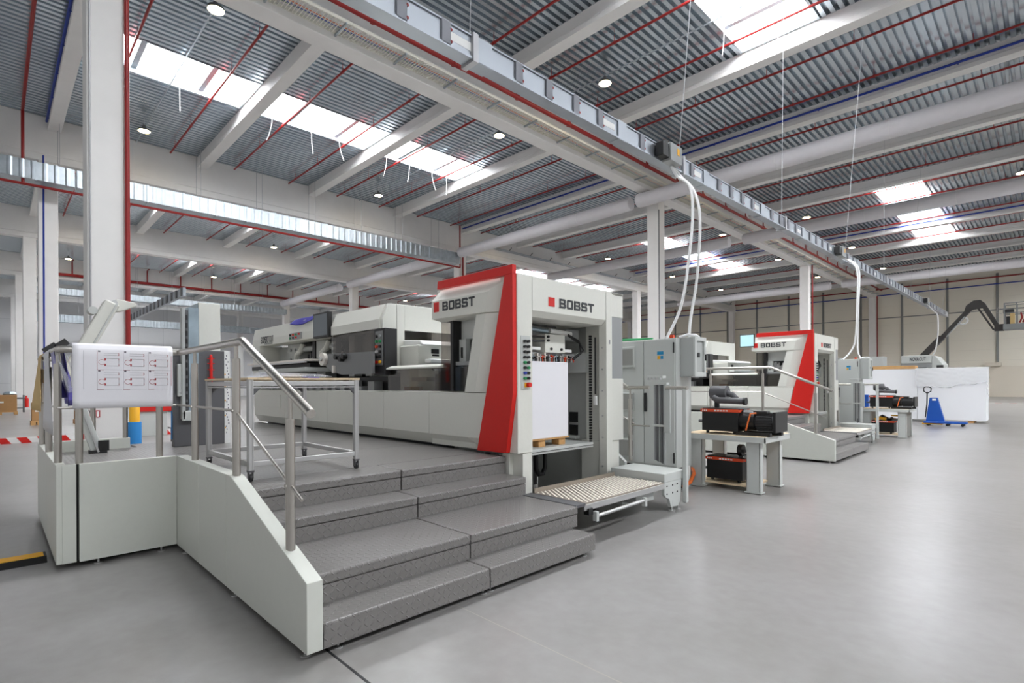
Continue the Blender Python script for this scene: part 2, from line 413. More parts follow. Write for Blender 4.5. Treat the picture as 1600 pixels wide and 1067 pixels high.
# ------------------------------------------------------------------ services under the roof
def pipe(name, pts, r, m, label, cat, group=None, clips=0, seg=10):
    o = MB().tube(pts, r, seg).build(name, m, smooth=True)
    return tag(o, label, cat, group)
SP = [(1.55, 'just behind'), (4.6, 'well behind')]
for k, (x0, x1) in enumerate(BAYX[:4]):
    for i in range(-1, 12):
        for off, nm in SP:
            y = 2.1 + 6.15 * i + off
            if k == 0 and y < 12: continue
            if k >= 2 and (y < 3 or y > 60): continue
            if k == 1 and y < .8: continue
            bands = x0 + .3, x1 - .2
            mb = MB().tube([(bands[0], y, 13.86), (bands[1], y, 13.86)], .045, 8)
            x = bands[0] + 1.0
            while x < bands[1]:
                mb.cyl((x, y, 13.86), (x, y, 14.15), .012, 5); mb.cyl((x - .05, y, 13.86), (x + .05, y, 13.86), .062, 8)
                x += 3.0
            o = mb.build('sprinkler_pipe', 'redpipe', smooth=True)
            tag(o, 'red sprinkler pipe %s the %s beam from the far wall, %s' % (nm, ORD[min(15, len(BY) - 1 - i)], BAYN[k]), 'pipe', 'red sprinkler pipes under the deck')
# big red supply pipe along the first girder, with short branches
sup = thing('sprinkler_main', 'thick red sprinkler supply pipe running along the girder beside the cable tray', 'pipe', (-14.3, 8, 12.65))
MB().tube([(-14.3, y, 12.62) for y in (-9, 30, 76)], .085, 12).build('main_pipe', 'redpipe', sup, smooth=True)
for i in range(-4, 22):
    y = 4.6 + 3.075 * i + .55
    mb = MB().tube([(-14.3, y, 12.66), (-14.3, y, 13.1), (-13.95, y, 13.1)], .045, 8)
    mb.cyl((-14.3, y, 12.55), (-14.3, y, 12.72), .1, 10)
    mb.build('branch_pipe', 'redpipe', sup, smooth=True)
# red pipes at the second girder: drop, horizontal run under the duct, drop by the column
pipe('sprinkler_main', [(-31.75, -3, 10.6), (-31.75, 25.6, 10.6)], .06, 'redpipe', 'red sprinkler pipe running below the long galvanised duct', 'pipe')
pipe('sprinkler_riser', [(-16, .98, 13.86), (-31.7, .98, 13.86), (-31.7, .98, 10.6)], .06, 'redpipe', 'red pipe dropping past the duct left of the nearest column', 'pipe')
pipe('sprinkler_riser', [(-31.75, 25.6, 10.6), (-31.75, 25.6, 13.8)], .055, 'redpipe', 'red pipe rising at the end of the galvanised duct', 'pipe')
pipe('sprinkler_riser', [(-15.1, 2.26, 1.2), (-15.1, 2.26, 13.8)], .05, 'redpipe', 'vertical red pipe on the right edge of the nearest white column', 'pipe')
sup2 = thing('sprinkler_main', 'thick red sprinkler supply pipe along the fourth girder, above the press', 'pipe', (-67.2, 10, 12.6))
MB().tube([(-67.2, 4, 12.5), (-67.2, 60, 12.5)], .14, 10).build('main_pipe', 'redpipe', sup2, smooth=True)
for i in range(18):
    y = 5.6 + 3.075 * i
    MB().tube([(-67.2, y, 12.5), (-67.2, y, 13.86), (-66.3, y, 13.86)], .06, 8).build('branch_pipe', 'redpipe', sup2, smooth=True)
for k, (gx, cy) in enumerate(((GX[1], 26.6), (GX[0], 52.3), (GX[0], 77.4))):
    pipe('sprinkler_riser', [(gx + .4, cy - .1 + .45 * (k > 0), .5), (gx + .4, cy - .1 + .45 * (k > 0), 12.2)], .06, 'redpipe', ['red pipe on the column above the press roof', 'red pipe on the right edge of the column behind the far press', 'red pipe on the column at the far wall'][k], 'pipe')
# blue compressed air lines along beams
for (y, x0, x1, lab) in ((26.42, GX[0] + .4, 1.5, 'blue pipe along the roof beam at the second column row, over the presses'), (26.42, GX[1] + .5, GX[0] - .5, 'blue pipe along the roof beam at the second column row, left of the first girder'),
                         (51.0, GX[0] + .4, 1.5, 'blue pipe along the far roof beam beside the distant rooflights'), (51.0, GX[1] + .5, GX[0] - .5, 'blue pipe along the far roof beam, left of the first girder'), (1.82, GX[1] + .4, -21, 'blue pipe along the roof beam left of the nearest column')):
    mb = MB().tube([(x0, y, 13.88), (x1, y, 13.88)], .05, 8)
    x = x0 + .6
    while x < x1: mb.box(x - .02, x + .02, y - .03, y + .075, 13.82, 13.85); x += 2.4
    tag(mb.build('air_pipe', 'bluepipe', smooth=True), lab, 'pipe', 'blue air pipes')
pipe('air_pipe', [(-32.55, 1.7, 2), (-32.55, 1.7, 12.3)], .035, 'bluepipe', 'thin blue pipe down the second column from the camera side', 'pipe')
pipe('air_pipe', [(X_LEFT + 4, 78.0, 12.3), (3, 78.0, 12.3)], .06, 'bluepipe', 'blue pipe running across the far wall', 'pipe')
pipe('sprinkler_main', [(X_LEFT + 4, 77.9, 13.05), (3, 77.9, 13.05)], .075, 'redpipe', 'red pipe running across the top of the far wall', 'pipe')
pipe('conduit', [(-15.13, 1.58, 2.0), (-15.13, 1.58, 13.5)], .018, 'wire', 'thin grey conduit down the nearest column', 'conduit')
pipe('conduit', [(-15.14, 26.2, 2.0), (-15.14, 26.2, 11.2)], .03, 'anth', 'dark conduit down the column behind the cabinet', 'conduit')

# textile air ducts
def tube_duct(x0, x1, y, lab, r=.37, z=11.62):
    mb = MB().tube([(x0, y, z), (x0 + .06, y, z), ((x0 + x1) / 2, y, z), (x1 - .06, y, z), (x1, y, z)], [r * .9, r, r, r, r * .9], 24)
    o = mb.build('textile_duct', 'textile', smooth=True); tag(o, lab, 'duct', 'white fabric air ducts')
    s_ = MB(); x = x0 + 3.0
    while x < x1 - 1:
        s_.tube([(x, y + (r + .004) * math.cos(q), z + (r + .004) * math.sin(q)) for q in [2 * PI * j / 24 for j in range(24)]], .008, 5, closed=True); x += 4.2
    s_.box(x0, x1, y - .012, y + .012, z + r, z + r + .03)
    s_.build('seam', 'cable', o)
for (x0, x1, y, lab) in ((-15.85, 1.5, 25.25, 'white fabric air duct crossing the roof just in front of the second column'), (-31.4, -16.35, 25.35, 'white fabric air duct joining the end of the galvanised duct'),
                         (-49.0, -33.6, 25.4, 'white fabric air duct beyond the second girder, left of the press'), (-66.0, -51, 25.4, 'white fabric air duct beyond the third girder'),
                         (-15, 1.5, 37.3, 'white fabric air duct passing below the distant rooflights'), (-33.0, -16, 37.3, 'white fabric air duct behind the second column, ending over the press'),
                         (-15, 1.5, 61.8, 'white fabric air duct nearest the far wall'), (-33, -16, 61.8, 'white fabric air duct nearest the far wall, left of the column')):
    tube_duct(x0, x1, y, lab)
# galvanised rectangular ducts
def rect_duct(x0, x1, y0, y1, z0, z1, lab):
    o = MB().box(x0, x1, y0, y1, z0, z1).build('ventilation_duct', 'galv', bev=.02); tag(o, lab, 'duct')
    y = y0 + 1.2; rib = MB(); n = 0
    while y < y1 - .3:
        MB().box(x0 - .03, x1 + .03, y - .03, y + .03, z0 - .03, z1 + .03).build('flange', 'galv', o); y += 1.55
    y = y0 + .2
    while y < y1: rib.prism('z', [(x1, y), (x1 + .02, y + .06), (x1 + .02, y + .13), (x1, y + .2)], z0, z1); y += .39
    rib.build('panel_rib', 'galv', o)
    h = MB(); y = y0 + 2
    while y < y1: h.cyl((x0, y, z1), (x0, y, 14.1), .012, 5); h.cyl((x1, y, z1), (x1, y, 14.1), .012, 5); y += 3.1
    h.build('hanger', 'wire', o)
rect_duct(-32.4, -31.5, 2.8, 25.4, 10.8, 11.62, 'long galvanised rectangular duct below the second girder')
rect_duct(-32.4, -31.5, -6.0, 2.74, 10.8, 11.62, 'galvanised rectangular duct end left of the nearest column')
rect_duct(-67.2, -66.2, 2.5, 26, 10.4, 11.0, 'distant galvanised duct below the fourth girder')
rect_duct(-84.6, -83.8, 2.5, 30, 9.4, 10.3, 'galvanised duct in front of the white side wall')

# mesh cable tray along the first girder with cables and cross arms
tray = thing('cable_tray', 'wire mesh cable tray running along the first girder', 'cable tray', (-14.95, 10, 12.2))
mb = MB()
for xx in (-15.12, -15.0, -14.88, -14.76, -14.64, -14.52): mb.box(xx - .008, xx + .008, -9, 76, 12.26, 12.275)
for xx in (-15.15, -14.46): mb.box(xx - .006, xx + .006, -9, 76, 12.26, 12.36)
y = -9.0
while y < 76: mb.box(-15.15, -14.46, y, y + .02, 12.25, 12.264); y += .1 if y < 34 else .3
mb.build('mesh', 'traywire', tray)
y = -9.0
while y < 76:
    a = MB().box(-15.3, -14.4, y, y + .05, 12.18, 12.24); a.box(-15.3, -15.24, y, y + .05, 12.06, 12.24); a.build('arm', 'galv', tray); y += 2.05
for (xx, m, r, lab) in ((-14.82, 'bluepipe', .025, 'blue cable lying in the mesh tray'), (-14.9, 'green', .016, 'green cable lying in the mesh tray'), (-14.72, 'orangecable', .012, 'orange cable along the edge of the mesh tray')):
    pipe('cable', [(xx + .02 * math.sin(y * 1.7), y, 12.275 + r) for y in range(-9, 77, 2)], r, m, lab, 'cable', seg=6)
# the same kind of tray seen from the side on the second girder
tr2 = thing('cable_tray', 'cable tray with bracket arms on the second girder, above the first press', 'cable tray', (-32.5, 40, 12.9))
MB().box(-32.62, -32.2, 28, 76, 12.9, 12.95).build('mesh', 'galv', tr2)
y = 29.0
while y < 76: MB().bar((-32.62, y, 12.95), (-32.2, y, 13.25), .05, .05, (0, 1, 0)).build('arm', 'anth', tr2); y += 2.6

# busbar trunking
def zb(y): return 5.575 + .0105 * (y - 3)
bus = thing('busbar_trunking', 'long grey busbar trunking hung on wires above the machines', 'busbar', (-5, 20, 5.7))
mb = MB()
ys = [-9.0, 16, 32, 46]
for (dx0, dx1, dz0, dz1) in ((-.07, .07, .02, .28), (-.09, .1, 0, .03), (-.09, .09, .28, .3)):
    vs = []
    for y in ys: vs += [(-5 + dx0, y, zb(y) + dz0), (-5 + dx1, y, zb(y) + dz0), (-5 + dx1, y, zb(y) + dz1), (-5 + dx0, y, zb(y) + dz1)]
    fs = [(3, 2, 1, 0), tuple(range(len(vs) - 4, len(vs)))]
    for i in range(len(ys) - 1):
        for j in range(4): fs.append((i * 4 + j, i * 4 + (j + 1) % 4, i * 4 + 4 + (j + 1) % 4, i * 4 + 4 + j))
    mb.add(vs, fs)
mb.build('trunking', 'bussteel', bus)
y = 3.17 - 9.0; n = -15
while y < 45:
    b = zb(y)
    if n % 5 == 2:
        MB().box(-5.1, -4.905, y - .12, y + .12, b - .01, b + .31).build('joint_plate', 'bussteel', bus, bev=.004)
        MB().box(-4.93, -4.926, y - .55, y - .2, b + .1, b + .2).build('white_label', 'white', bus)
    else:
        t = MB().box(-4.93, -4.9, y - .065, y + .065, b + .015, b + .29).build('outlet_box', 'outlet', bus, bev=.004)
        if y < 14:
            for zz in (.07, .21): MB().cyl((-4.92, y + .07, b + zz), (-4.9, y + .07, b + zz), .018, 8).build('red_latch', 'redpipe', t)
    n += 1; y += .6
for i, (ty, lab) in enumerate(((8.8, 'near'), (19.75, 'mid'), (36.5, 'far'))):
    b = zb(ty); t = MB().box(-4.9, -4.72, ty - .2, ty + .2, b - .02, b + .3).build('tap_off_box', 'pressgrey', bus, bev=.01)
    MB().box(-4.72, -4.715, ty + .02, ty + .1, b + .12, b + .24).build('yellow_label', 'yellow', t)
    MB().box(-4.9, -4.75, ty - .42, ty - .2, b + .02, b + .27).build('plug_housing', 'black', t, bev=.01)
for i, y in enumerate((4.2, 9.4, 14.9, 21, 27, 33, 39, 44)):
    o = MB().tube([(-5.0, y, zb(y) + .3), (-5.0 + (.5 if i % 2 else 0), y + .3, 13.55)], .006, 5)
    o.box(-5.12, -4.88, y - .04, y + .04, zb(y) - .03, zb(y) + .32)
    tag(o.build('suspension_wire', 'wire'), 'thin wire holding the busbar, the %s from the camera' % ORD[i], 'wire', 'busbar suspension wires')
def hose(pts, lab, r=.024):
    P_ = [Vector(p) for p in pts]; out = []
    for i in range(len(P_) - 1):                       # catmull-rom
        a, b, c, d = P_[max(i - 1, 0)], P_[i], P_[i + 1], P_[min(i + 2, len(P_) - 1)]
        for q in range(5):
            t = q / 5
            out.append(.5 * ((2 * b) + (c - a) * t + (2 * a - 5 * b + 4 * c - d) * t * t + (3 * b - a - 3 * c + d) * t ** 3))
    out.append(P_[-1])
    return tag(MB().tube(out, r, 8).build('supply_cable', 'cable', smooth=True), lab, 'cable')
hose([(-4.85, 8.85, 5.6), (-4.66, 8.7, 5.33), (-4.33, 8.52, 5.02), (-4.23, 8.42, 4.5), (-4.2, 8.22, 3.7), (-4.24, 8.02, 2.9), (-4.42, 7.85, 2.36)], 'left white supply cable hanging from the busbar to the near cabinet')
hose([(-4.85, 8.9, 5.6), (-4.6, 8.75, 5.3), (-4.3, 8.6, 4.95), (-4.12, 8.46, 4.4), (-4.13, 8.36, 3.4), (-4.14, 8.15, 2.7), (-4.1, 8.02, 2.36)], 'right white supply cable hanging from the busbar to the near cabinet')
hose([(-4.8, 19.85, 5.72), (-4.5, 19.7, 5.5), (-4.31, 19.55, 5.1), (-4.3, 19.4, 4.0), (-4.3, 19.2, 3.0), (-4.4, 19.05, 2.6), (-4.55, 18.8, 2.36)], 'left white supply cable dropping to the far cabinet')
hose([(-4.8, 19.9, 5.72), (-4.45, 19.75, 5.5), (-4.27, 19.6, 5.1), (-4.26, 19.4, 4.0), (-4.25, 19.25, 3.0), (-4.2, 19.05, 2.6), (-4.1, 18.95, 2.36)], 'right white supply cable dropping to the far cabinet')
hose([(-4.8, 36.5, 5.9), (-4.5, 36.3, 5.5), (-4.3, 36.1, 5.2), (-4.28, 36, 4.2), (-4.4, 36, 3.3), (-4.6, 36, 3.0)], 'white supply cable hanging at the far end of the busbar', .03)

# high bay lamps
LAMP = None
def lamp(x, y, lab):
    global LAMP
    if LAMP is None:
        o = thing('high_bay_lamp', lab, 'lamp', (x, y, 13.5), 'high bay lamps')
        MB().lathe(x, y, [(.245, 13.56), (.245, 13.64), (.1, 13.7), (.06, 13.85), (.03, 13.86)], 18).build('housing', 'anth', o, smooth=True)
        MB().lathe(x, y, [(.235, 13.555), (.235, 13.558)], 20).build('lens', 'lampon', o, smooth=True)
        MB().cyl((x, y, 13.85), (x, y, 14.15), .012, 6).build('rod', 'wire', o)
        LAMP = o
    else: copy_tree(LAMP, (x - LAMP.location.x, y - LAMP.location.y, 0), lab)
for k in range(3):
    for j in range(6):
        y = 5.1 + 12.3 * j
        for dx, sd in ((-3.05, 'left'), (-14.2, 'far left')):
            x = GX[0] + dx - 17.4 * k
            if k == 2 and j > 3: continue
            lamp(x, y, 'glowing round lamp, %s from the camera in the %s row %s' % (ORD[j], 'left' if sd == 'far left' else 'right', BAYN[k + 1]))
for j in range(1, 6):
    for dx, sd in ((3.1, 'left'), (14.3, 'right')):
        lamp(GX[0] + dx, 5.1 + 12.3 * j, 'glowing round lamp, %s from the camera in the %s row over the presses' % (ORD[j - 1], sd))
# lamp conduits
for k, x in ((1, -18.55), (1, -29.7), (0, -12.4)):
    for j, y in enumerate((5.1, 17.4)):
        if k == 0 and j == 0: continue
        xa, xb = (GX[1] + .5, GX[0] - .5) if k else (GX[0] + .5, 1)
        if x == -29.7: continue
        pipe('conduit', [(xa, y + .12, 13.95), (xb, y + .12, 13.95)], .025, 'galv', 'grey lamp conduit under the deck, %s from the camera, %s' % (ORD[j], BAYN[k]), 'conduit', seg=6)
# cords hanging from the rooflights
n = 0
for (x, y) in ((-25.3, 3.6), (-25.4, 5.6), (-25.3, 9.3), (-25.4, 11.2), (-25.3, 12.6), (-25.4, 15.4), (-25.3, 16.8), (-25.4, 18.4), (-25.3, 19.4), (-8.0, 18.3), (-6.6, 19.2)):
    pts = [(x + .2 * math.sin(n * 2.1) * t * t, y + .2 * math.cos(n * 1.7) * t * t, 14.15 - 1.15 * t) for t in [i / 6 for i in range(7)]]
    pipe('hanging_cable', pts, .013, 'cable', 'short white cord hanging below the rooflight, the %s from the camera side' % ORD[n], 'cable', 'white cords below the rooflights', seg=6); n += 1

# ------------------------------------------------------------------ the die-cutting press
def poly_plate(mb, front, back, yf, yb):
    """solid between a front polygon (x, z) at yf and a back polygon at yb"""
    n = len(front)
    vs = [(p[0], yf, p[1]) for p in front] + [(p[0], yb, p[1]) for p in back]
    mb.add(vs, [tuple(range(n)), tuple(range(2 * n - 1, n - 1, -1))] + [(i, (i + 1) % n, n + (i + 1) % n, n + i) for i in range(n)]); return mb

def make_press(label):
    P = thing('die_cutting_press', label, 'machine', (-8, 5.3, .8))
    FY = 4.3
    # lower front panels
    pr = [(FY, 1.54), (FY, .98), (FY + .1, .835), (FY + .14, .835), (FY + .14, 1.56), (FY + .05, 1.56)]
    seams = [-12.85, -11.06, -9.15, -7.22, -6.03]
    for a, b in zip(seams[:-1], seams[1:]): MB().prism('x', pr, a + .004, b - .004).build('front_panel', 'press', P)
    poly_plate(MB(), [(-6.026, 1.54), (-4.838, 1.54), (-4.95, .98), (-6.026, .98)], [(-6.026, 1.56), (-4.838, 1.56), (-4.95, .98), (-6.026, .98)], FY, FY + .14).build('front_panel', 'press', P)
    poly_plate(MB(), [(-6.026, .98), (-5.2, .98), (-5.02, .835), (-6.026, .835)], [(-6.026, .98), (-4.95, .98), (-4.985, .835), (-6.026, .835)], FY + .05, FY + .14).build('panel_chamfer', 'press', P)
    poly_plate(MB(), [(-6.026, .98), (-5.2, .98), (-5.2, .979), (-6.026, .979)], [(-6.026, .98), (-4.95, .98), (-4.985, .835), (-6.026, .835)], FY, FY + .1).build('panel_chamfer', 'press', P)
    MB().box(-12.25, -11.3, FY - .012, FY + .01, 1.17, 1.45).build('access_hatch', 'press', P, bev=.004)
    MB().box(-12.7, -5.95, FY + .24, 6.4, 0.0, .84).build('plinth', 'dark', P)
    # body of the cutter behind the openings
    MB().box(-12.85, -7.34, 5.3, 6.4, .84, 2.9).build('back_body', 'inside', P)
    MB().box(-12.85, -6.0, FY + .14, 5.3, .84, 1.5).build('bed', 'dark', P)
    # hood of the cutter, left long part and right part
    hp = [(FY, 2.53), (FY, 2.675), (FY + .11, 2.92), (6.4, 2.94), (6.4, 2.6), (FY + .35, 2.6), (FY + .3, 2.53)]
    MB().prism('x', hp, -8.98, -7.334).build('hood', 'press', P)
    MB().prism('x', [(FY, 2.53), (FY, 2.675), (FY + .05, 2.92), (6.4, 2.94), (6.4, 2.6), (FY + .35, 2.6), (FY + .3, 2.53)], -12.95, -9.66).build('hood', 'press', P)
    MB().prism('x', [(FY + .04, 2.53), (FY + .04, 2.675), (FY + .1, 2.92), (6.4, 2.94), (6.4, 2.53)], -9.66, -8.98).build('hood', 'press', P)
    s = MB().box(-9.61, -8.99, FY - .05, FY + .03, 2.51, 2.965).build('monitor', 'black', P, bev=.01)
    MB().box(-9.57, -9.03, FY - .054, FY - .04, 2.545, 2.93).build('screen_glass', 'screen', s)
    # end post at the left
    MB().box(-12.95, -12.52, FY, 5.3, 1.56, 2.53).build('end_post', 'press', P, bev=.01)
    # lettering on the hood
    text_mesh('EXPERT', .20, .002, lambda x, y, z: (-12.42 + x, FY - .004 - z, 2.585 + y), 'lettering', 'letter', P, .003, .47)
    text_mesh('CUT', .20, .002, lambda x, y, z: (-11.93 + x, FY - .004 - z, 2.585 + y), 'lettering', 'letter', P, 0, .24)
    text_mesh('POWER REGISTER', .075, .002, lambda x, y, z: (-12.2 + x, FY - .004 - z, 2.545 + y * .6), 'lettering', 'pressgrey', P, 0, .46)
    bx = MB().box(-10.8, -10.22, FY - .02, FY + .02, 2.555, 2.69).build('button_box', 'pressgrey', P, bev=.004)
    for i, (m_, zz) in enumerate((('black', 2.65), ('orange', 2.65), ('green', 2.65), ('red', 2.65), ('green', 2.59), ('black', 2.59), ('red', 2.59))):
        xx = -10.72 + .14 * (i if i < 4 else i - 4)
        MB().cyl((xx, FY - .045, zz), (xx, FY - .01, zz), .019, 10).build('push_button', m_, bx)
    # the open middle of the cutter: frames, rollers, feed boards
    for (a, b, z0, z1, y0, y1) in ((-11.72, -11.1, 1.56, 2.53, 4.62, 5.2), (-10.3, -9.9, 1.56, 2.53, 4.62, 5.3), (-12.6, -11.75, 1.56, 2.5, 4.75, 4.8)): MB().box(a, b, y0, y1, z0, z1).build('side_frame', 'inside', P, bev=.01)
    for xx in (-11.55, -11.3):
        for zz in (2.2, 2.4): MB().cyl((xx, 4.6, zz), (xx, 4.62, zz), .03, 12).build('frame_bolt', 'pressgrey', P)
    MB().box(-10.43, -10.31, 4.6, 5.2, 1.56, 2.53).build('black_post', 'black', P)
    for x0 in (-11.1, -9.9):
        w_ = .64 if x0 < -11 else .5
        MB().box(x0, x0 + w_, 4.85, 5.29, 1.56, 2.5).build('cutting_unit', 'black', P, bev=.01)
        MB().cyl((x0 + .1, 4.7, 2.4), (x0 + w_ - .05, 4.7, 2.4), .06, 14).build('roller', 'cab2', P, smooth=True)
        MB().tube([(x0 + .08, 4.66, 2.5), (x0 + .06, 4.62, 2.36), (x0 - .08, 4.6, 2.28), (x0 - .12, 4.6, 2.16)], .055, 10).build('bracket', 'press', P, smooth=True)
        MB().box(x0 + .3, x0 + .48, 4.74, 4.8, 2.12, 2.22).build('clamp', 'white', P)
        for k in range(5): MB().box(x0 + .06 + .11 * k, x0 + .1 + .11 * k, 4.76, 4.84, 2.12 + .04 * (k % 2), 2.3 + .03 * (k % 3)).build('guide_pin', 'alu' if k % 2 else 'anth', P)
        MB().cyl((x0 + w_ - .1, 4.72, 2.1), (x0 + w_ - .1, 4.72, 2.45), .018, 8).build('guide_rod', 'steel', P)
    MB().box(-9.38, -9.2, 4.5, 4.6, 2.1, 2.53).build('ladder_post', 'plate', P)
    for k in range(3): MB().box(-9.36, -9.22, 4.49, 4.5, 2.2 + .1 * k, 2.25 + .1 * k).build('post_slot', 'inside', P)
    MB().box(-12.85, -12.65, 4.5, 4.55, 2.05, 2.5).build('dark_slot', 'dark', P)
    MB().box(-12.35, -9.25, 3.98, 4.55, 2.08, 2.12).build('feed_board', 'brightalu', P, bev=.006)
    MB().box(-11.9, -9.3, 3.96, 4.0, 2.05, 2.08).build('board_edge', 'alu', P)
    MB().box(-11.6, -9.3, 3.96, 4.6, 1.9, 1.97).build('lower_board', 'cab', P, bev=.006)
    MB().box(-12.4, -9.4, 4.1, 5.0, 1.97, 2.05).build('board_carrier', 'black', P)
    MB().box(-12.4, -7.5, 4.6, 5.0, 1.5, 1.78).build('lower_frame', 'dark', P)
    q = MB(); random.seed(3)
    for i in range(14):
        xx = -12.2 + i * .33; q.box(xx, xx + random.uniform(.08, .22), 4.42, 4.58, 1.54, 1.54 + random.uniform(.08, .26))
    q.build('tool_blocks', 'pressgrey', P, bev=.006)
    poly_plate(MB(), [(-9.08, 2.17), (-8.9, 2.19), (-7.3, 2.16), (-7.3, 1.82), (-8.3, 1.82), (-8.62, 1.87), (-9.08, 2.05)], [(-9.08, 2.17), (-8.9, 2.19), (-7.3, 2.16), (-7.3, 1.82), (-8.3, 1.82), (-8.62, 1.87), (-9.08, 2.05)], 4.16, 4.2).build('side_plate', 'plate', P)
    h = MB().cyl((-8.93, 4.1, 2.1), (-8.93, 4.16, 2.1), .115, 24).build('hand_wheel', 'brightalu', P, smooth=True)
    MB().cyl((-8.93, 4.07, 2.1), (-8.93, 4.1, 2.1), .035, 14).build('wheel_hub', 'alu', h, smooth=True)
    for xx, zz in ((-8.4, 2.12), (-8.24, 2.08), (-8.14, 2.12)): MB().cyl((xx, 4.08, zz), (xx, 4.16, zz), .045, 14).build('clamp_knob', 'black', P, smooth=True)
    MB().box(-8.58, -8.52, 4.12, 4.16, 1.85, 1.98).build('latch', 'brightalu', P)
    MB().box(-8.98, -7.46, 4.34, 4.36, 2.16, 2.53).build('window_pane', 'glass', P)
    q = MB()
    for xx in (-8.9, -8.3, -7.75): q.box(xx, xx + .2, 4.6, 4.75, 1.8, 2.53)
    q.box(-8.9, -7.5, 4.76, 4.8, 2.1, 2.53)
    q.build('inner_frame', 'cab', P)
    bc = MB().box(-7.46, -7.14, FY - .02, 4.5, 1.8, 2.52).build('button_column', 'dark', P, bev=.006)
    pl = MB().box(-7.4, -7.19, FY - .03, FY - .018, 1.95, 2.48).build('button_plate', 'plate', bc)
    for i in range(6):
        for j, cset in enumerate((('black', 'green', 'orange', 'white', 'black', 'red'), ('pressgrey', 'green', 'black', 'black', 'black', 'yellow'))):
            MB().cyl((-7.345 + .1 * j, FY - .06, 2.4 - .08 * i), (-7.345 + .1 * j, FY - .028, 2.4 - .08 * i), .024, 10).build('push_button', cset[i], bc)
    # end face of the cutter
    ep = [(FY + .02, 1.84), (FY + .02, 2.675), (FY + .13, 2.925), (4.57, 2.93), (4.57, 1.84)]
    MB().prism('x', ep, -7.333, -7.27).build('end_cover', 'press', P, bev=.008)
    e = MB(); e.box(-7.333, -7.27, 4.578, 4.72, 1.84, 2.93); e.box(-7.333, -7.27, 4.72, 6.4, 2.52, 2.93); e.box(-7.333, -7.27, 4.72, 6.4, 1.84, 2.3); e.box(-7.333, -7.27, 5.95, 6.4, 2.3, 2.52)
    e.build('end_cover', 'press', P, bev=.006)
    MB().box(-7.36, -7.335, 4.7, 6.0, 2.28, 2.54).build('slot_shade', 'glass', P)
    # register table in the gap
    MB().box(-7.26, -6.75, 4.62, 6.35, 1.5, 2.26).build('register_table', 'press', P, bev=.02)
    MB().prism('y', [(-7.26, 2.26), (-6.72, 2.26), (-6.78, 2.33), (-7.26, 2.36)], 4.68, 6.35).build('table_lid', 'white', P, bev=.02)
    q = MB(); q.box(-6.75, -6.735, 4.86, 5.0, 2.13, 2.2); q.box(-6.75, -6.735, 4.88, 5.0, 2.09, 2.115); q.build('toggle_block', 'black', P)
    MB().box(-6.75, -6.6, 4.74, 6.3, 1.98, 2.04).build('side_rail', 'white', P, bev=.01)
    MB().cyl((-6.74, 4.9, 1.9), (-6.71, 4.9, 1.9), .035, 14).build('round_port', 'black', P)
    q = MB()
    for i in range(12): q.box(-6.74, -6.68, 5.0 + i * .1, 5.06 + i * .1, 1.84 + .02 * (i % 3), 1.9 + .02 * (i % 4))
    q.build('register_blocks', 'bluesteel', P)
    MB().box(-6.5, -6.1, 4.75, 5.9, 1.86, 1.9).build('blue_tray', 'bluesteel', P)
    MB().prism('x', [(FY, 1.875), (FY, 1.9), (FY + .1, 1.935), (FY + .2, 1.935), (FY + .2, 1.875)], -7.2, -5.78).build('front_rail', 'press', P, bev=.006)
    MB().box(-7.2, -5.0, FY + .07, FY + .08, 1.56, 1.875).build('lower_pane', 'glass', P)
    q = MB(); q.box(-7.2, -5.0, 5.0, 5.2, 1.5, 1.87); q.box(-6.3, -5.9, 4.6, 4.9, 1.5, 1.8); q.box(-5.8, -5.7, 4.5, 4.6, 1.5, 2.0)
    q.build('gripper_frame', 'anth', P)
    MB().box(-6.9, -6.5, 4.6, 4.75, 1.7, 1.76).build('gripper_bar', 'steel', P)
    q = MB(); q.box(-6.95, -6.75, 4.5, 4.7, 1.5, 1.62); q.build('tool_tray', 'card', P)
    # ---- feeder tower
    # front window with smoked panes and inner panels
    MB().box(-5.82, -5.62, FY + .06, FY + .075, 1.56, 2.5).build('window_pane', 'glass', P)
    q = MB(); q.box(-5.8, -5.1, 5.0, 5.1, 1.5, 2.5); q.build('feeder_back', 'dark', P)
    q = MB(); q.box(-5.62, -5.56, FY + .06, 4.5, 1.56, 2.5); q.build('window_post', 'black', P)
    q = MB(); q.box(-5.56, -5.02, 4.5, 4.54, 2.25, 2.52); q.box(-5.56, -5.42, 4.46, 4.54, 1.95, 2.25); q.box(-5.12, -4.95, 4.5, 4.54, 1.9, 2.25); q.build('inner_panel', 'cab', P, bev=.006)
    q = MB(); q.box(-5.5, -5.48, 4.44, 4.46, 2.0, 2.14); q.build('guide_slot', 'black', P)
    q = MB(); random.seed(5)
    for i in range(16):
        xx = -5.42 + .02 * i; q.box(xx, xx + random.uniform(.01, .05), 4.55, 4.62, 1.98 + random.uniform(0, .1), 2.1 + random.uniform(0, .14))
    q.build('suction_parts', 'alu', P)
    MB().box(-5.58, -4.9, 4.4, 4.6, 1.9, 1.95).build('inner_shelf', 'pressgrey', P)
    MB().box(-5.58, -4.88, FY + .1, FY + .11, 1.56, 1.9).build('window_pane', 'glass', P)
    # hood fascia with folded edges
    f = [(-5.91, 2.773), (-4.766, 2.77), (-4.83, 2.525), (-5.91, 2.535)]
    b_ = [(-5.83, 2.925), (-4.475, 2.925), (-4.585, 2.515), (-5.8, 2.49)]
    poly_plate(MB(), f, b_, FY - .03, FY + .06).build('hood_fascia', 'press', P)
    poly_plate(MB(), b_, b_, FY + .06, 4.6).build('hood_fascia', 'press', P)
    sq = MB().box(-5.858, -5.748, FY - .036, FY - .028, 2.622, 2.752).build('red_square', 'red', P)
